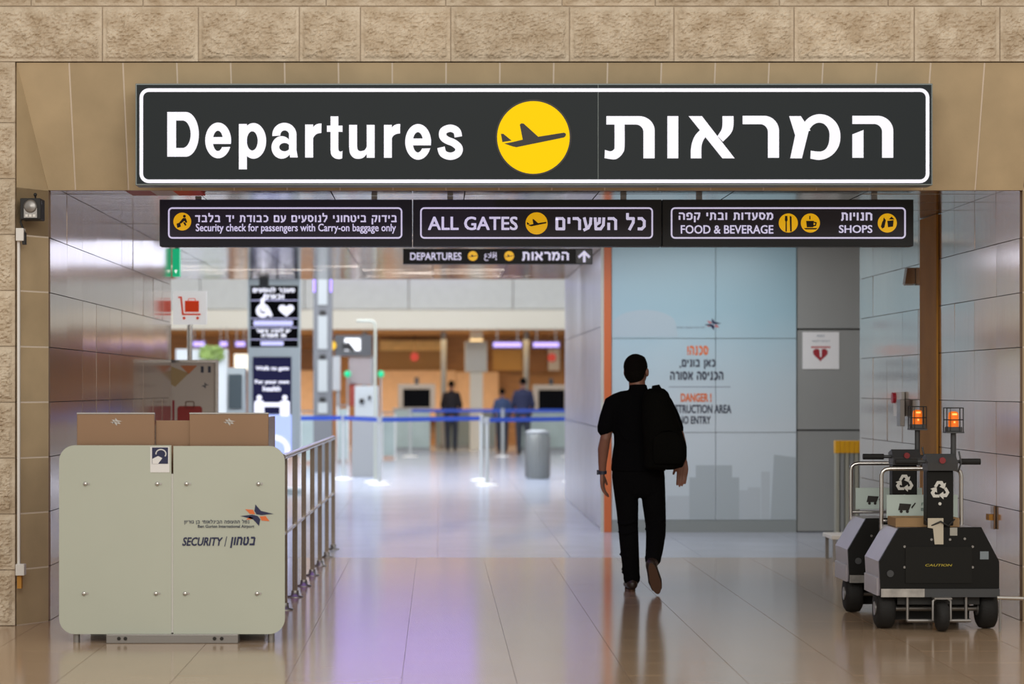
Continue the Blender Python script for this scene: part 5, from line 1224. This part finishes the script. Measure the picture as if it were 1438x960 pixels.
# waste bin
Ybn = F*EYE/(672-VY); c = P(755, 0, Ybn)
t = thing('waste_bin', 'round ribbed grey waste bin standing in front of the right counter', 'bin', (c.x, Ybn, 0))
part('drum', MB().lathe([(0.185, 0.0), (0.20, 0.02), (0.205, 0.74), (0.19, 0.76)], (c.x, Ybn, 0), 28), mat('bin_grey', (0.22, 0.235, 0.225), 0.4, metal=0.3), t)
part('lid', MB().lathe([(0.19, 0), (0.21, 0.01), (0.20, 0.05), (0.10, 0.07)], (c.x, Ybn, 0.76), 28), GREYW, t)
mb = MB()
for i in range(20): g_ = 2*PI*i/20; mb.tube([(c.x+.207*math.cos(g_), Ybn+.207*math.sin(g_), .04), (c.x+.207*math.cos(g_), Ybn+.207*math.sin(g_), .72)], .007, 5)
part('rib', mb, STEELD, t, kind='stuff')
# glass gates and counters
def desk(px0, px1, pytop, pybase, label, m=PALEG, dep=0.6):
    Y = F*EYE/(pybase-VY); a = P(px0, pybase, Y); b = P(px1, pytop, Y)
    t = thing('inspection_counter', label, 'counter', ((a.x+b.x)/2, Y, 0))
    n_ = max(1, int((b.x-a.x)/0.8)); w_ = (b.x-a.x)/n_
    for i in range(n_): part('front_panel', MB().box(a.x+i*w_+.008, a.x+(i+1)*w_-.008, Y, Y+0.04, 0.1, b.z-0.04), m, t)
    part('worktop', MB().box(a.x-.03, b.x+.03, Y-0.03, Y+dep, b.z-0.04, b.z), STEELD, t)
    part('carcass', MB().box(a.x, b.x, Y+0.045, Y+dep-.02, 0.0, b.z-0.04), HALLG, t)
    return Y, b.z
def xray(px0, px1, py0, py1, Y, label, zc):
    a = P(px0, py1, Y); b = P(px1, py0, Y)
    t = thing('xray_scanner', label, 'scanner', ((a.x+b.x)/2, Y, zc))
    part('hood', MB().ring([(a.x-.12, zc), (b.x+.12, zc), (b.x+.12, b.z+.12), (a.x-.12, b.z+.12)], [(a.x, zc+.02), (b.x, zc+.02), (b.x, b.z), (a.x, b.z)], Y, Y+0.5), mat('scanner_beige', (0.50, 0.40, 0.30), 0.5), t)
    part('curtain', MB().box(a.x, b.x, Y+0.05, Y+0.07, zc+.02, b.z), SCRN, t)
    part('status_lamp', MB().box((a.x+b.x)/2-.05, (a.x+b.x)/2+.05, Y+.2, Y+.3, b.z+.12, b.z+.28), GREYP, t)
Yd1, zc1 = desk(553, 604, 573, 634, 'left inspection counter with pale green glass front')
Yd2, zc2 = desk(728, 800, 576, 634, 'right inspection counter with pale green glass front')
Yd3, zc3 = desk(612, 696, 578, 630, 'middle low counter between the two scanners', mat('mid_counter', (0.24, 0.30, 0.31), 0.3))
xray(566, 604, 546, 571, Yd1+.05, 'left black-curtained scanner on the left inspection counter', zc1)
xray(756, 793, 547, 572, Yd2+.05, 'right black-curtained scanner on the right inspection counter', zc2)
def gate(px0, px1, pytop, pybase, label):
    Y = F*EYE/(pybase-VY); a = P(px0, pybase, Y); b = P(px1, pytop, Y)
    t = thing('glass_gate', label, 'gate', ((a.x+b.x)/2, Y, 0), 'glass gates behind the belts')
    part('glass_wing', MB().box(a.x+.03, b.x-.03, Y, Y+0.02, 0.08, b.z-.06), PALEG, t)
    for x in (a.x, b.x-.03): part('upright', MB().box(x, x+.03, Y-.02, Y+.04, 0, b.z), WHITEP, t)
    part('top_cap', MB().box(a.x, b.x, Y-.025, Y+.045, b.z, b.z+.03), STEELD, t)
gate(421, 446, 578, 652, 'glass gate leaf left of the lit pillar foot')
gate(447, 462, 578, 652, 'narrow glass gate leaf at the lit pillar foot')
gate(473, 490, 570, 650, 'glass gate leaf just left of the grey terminal')
gate(536, 556, 580, 645, 'glass gate leaf just right of the grey terminal')
# gantry with screen
Yq = 50
t = thing('gantry_screen', 'dark overhead gantry with white screen and yellow disc right of the lit pillar', 'display', (P(490,0,Yq).x, Yq, 2.2))
part('dark_box', hb(470, 470, 522, 500, Yq, 0.3), mat('gantry_dark', (0.09, 0.09, 0.09), 0.5), t)
part('white_screen', hb(484, 475, 506, 492, Yq-.03, 0.03), LAMPW, t)
part('arm_mark', ppoly(MB(), [(481,482),(490,480),(498,490),(498,493),(481,490)], Yq-.031), ICON, t)
part('yellow_disc', pdisc(MB(), 465.5, 485, 6.5, Yq-.03, .03), LITY2, t)
part('lower_panel', hb(490, 501, 524, 540, Yq+.1, 0.1), mat('gantry_pinkish', (0.40, 0.34, 0.33), 0.3, metal=0.4), t)
part('gantry_leg', MB().box(P(472,0,Yq).x, P(477,0,Yq).x, Yq+.05, Yq+.2, 0, hzY(500,Yq)).box(P(521,0,Yq).x, P(524,0,Yq).x, Yq+.05, Yq+.2, 0, hzY(500,Yq)), HALLG, t)
part('inner_post', hb(463, 500, 478, 548, Yq-.02, .05), mat('panel_pale', (0.5, 0.5, 0.48), 0.4), t)
part('red_panel', hb(491, 538, 500, 570, Yq+.1, .05), mat('panel_red', (0.36, 0.05, 0.03), 0.5), t)
for i, px in enumerate((488, 535)):
    c = P(px, 525, Yq-.1)
    sg_ = solo('green_signal', MB().ell(c, .07, .04, .07, 14), GREENL, ('left' if i == 0 else 'right')+' green signal lamp '+('under the gantry screen' if i == 0 else 'beside the bent pole'), 'lamp')
    part('signal_post', MB().box(c.x-.015, c.x+.015, c.y, c.y+.03, .0, c.z-.06), HALLG, sg_)
# violet counter signs and red discs
for (a_, b_, y_, lb) in ((692, 733, 484, 'violet lit counter sign left of the slim column'), (748, 786, 484, 'violet lit counter sign right of the slim column'),
                     (270, 288, 483, 'leftmost of three small violet counter signs behind the cart sign'), (308, 320, 483, 'middle one of three small violet counter signs'), (330, 345, 483, 'rightmost of three small violet counter signs')):
    Y = 57.5; t = thing('counter_sign', lb, 'sign', (P((a_+b_)/2,0,Y).x, Y, 2.5), 'violet counter signs')
    part('sign_body', hb(a_-1, y_-5, b_+1, y_+5, Y, .08), mat('sign_navy', (0.06, 0.05, 0.15), 0.4), t)
    part('lit_face', hb(a_+1, y_-3.4, b_-1, y_+3, Y-.01, .01), mat('lilac_lamp', (0.5, 0.4, 0.8), 0.4, emit=(0.55, 0.38, 1.0), es=0.9), t)
    for fx in (.15, .85): x = P(a_+(b_-a_)*fx, 0, Y).x; part('rod', MB().box(x-.01, x+.01, Y+.02, Y+.04, hzY(y_-5, Y), hzY(462, YF)+.02), STEELD, t)
for px, py, Yz, lb in ((582, 501, 63, 'small red round sign above the left scanner'), (775, 502, 63, 'small red round sign above the right scanner')):
    c = P(px, py, Yz); rs_ = solo('round_sign', MB().cyl((c.x, Yz, c.z), .11, .03, 'y', 24), mat('disc_red', (0.34, 0.03, 0.04), 0.5), lb, 'sign'); part('rod', MB().box(c.x-.01, c.x+.01, Yz-.01, Yz+.01, c.z+.11, 2.93), WOODD, rs_)
# white planter / shop shelf at left
t = thing('white_cabinet', 'white cabinet with green plants on top, left behind the cart sign', 'cabinet', (P(283,0,50).x, 50, 0))
part('cabinet_body', hb(247, 490, 318, 600, 50, .5), mat('cab_white', (0.74, 0.77, 0.74), 0.5), t)
mb = MB(); rnd = random.Random(5)
for i in range(120):
    c = P(rnd.uniform(284, 310), rnd.uniform(488, 503), 49.85); mb.ell((c.x, 49.9+rnd.uniform(-.1,.06), c.z), .09, .03, .035, 6, Matrix.Rotation(rnd.uniform(-1, 1), 3, 'Y'))
part('leaves', mb, mat('leaf_green', (0.30, 0.42, 0.10), 0.5, var=0.3), t, kind='stuff')
t = thing('lit_panel', 'bright cream lit panel left of the information tower', 'lamp', (P(335,0,52).x, 52, 0))
part('lit_face', hb(329, 497, 348, 520, 52, .05), mat('cream_lamp', (0.8, 0.75, 0.6), 0.4, emit=(1.0, 0.86, 0.66), es=0.8), t)
part('stand', MB().box(P(336,0,52).x, P(341,0,52).x, 52, 52.05, 0, hzY(520,52)), STEELD, t)
# people at the counters
far_person((P(733,0,56.5).x, 55.8, 0), 'person in navy clothes with dark hair standing at the right counters', mat('navy_cloth', (0.02, 0.025, 0.07), 0.8), mat('dark_cloth', (0.03, 0.035, 0.05), 0.8))
far_person((P(634,0,58.8).x, 59.2, 0), 'person in black jacket behind the middle counter', mat('black_cloth', (0.015, 0.012, 0.015), 0.8), mat('dark_cloth', (0.03, 0.035, 0.05), 0.8), sc=.97)
far_person((P(706,0,57).x, 57.4, 0), 'person in pale blue top bending by the rear belt', mat('blue_cloth', (0.04, 0.07, 0.16), 0.8), mat('dark_cloth', (0.03, 0.035, 0.05), 0.8), sc=.86)
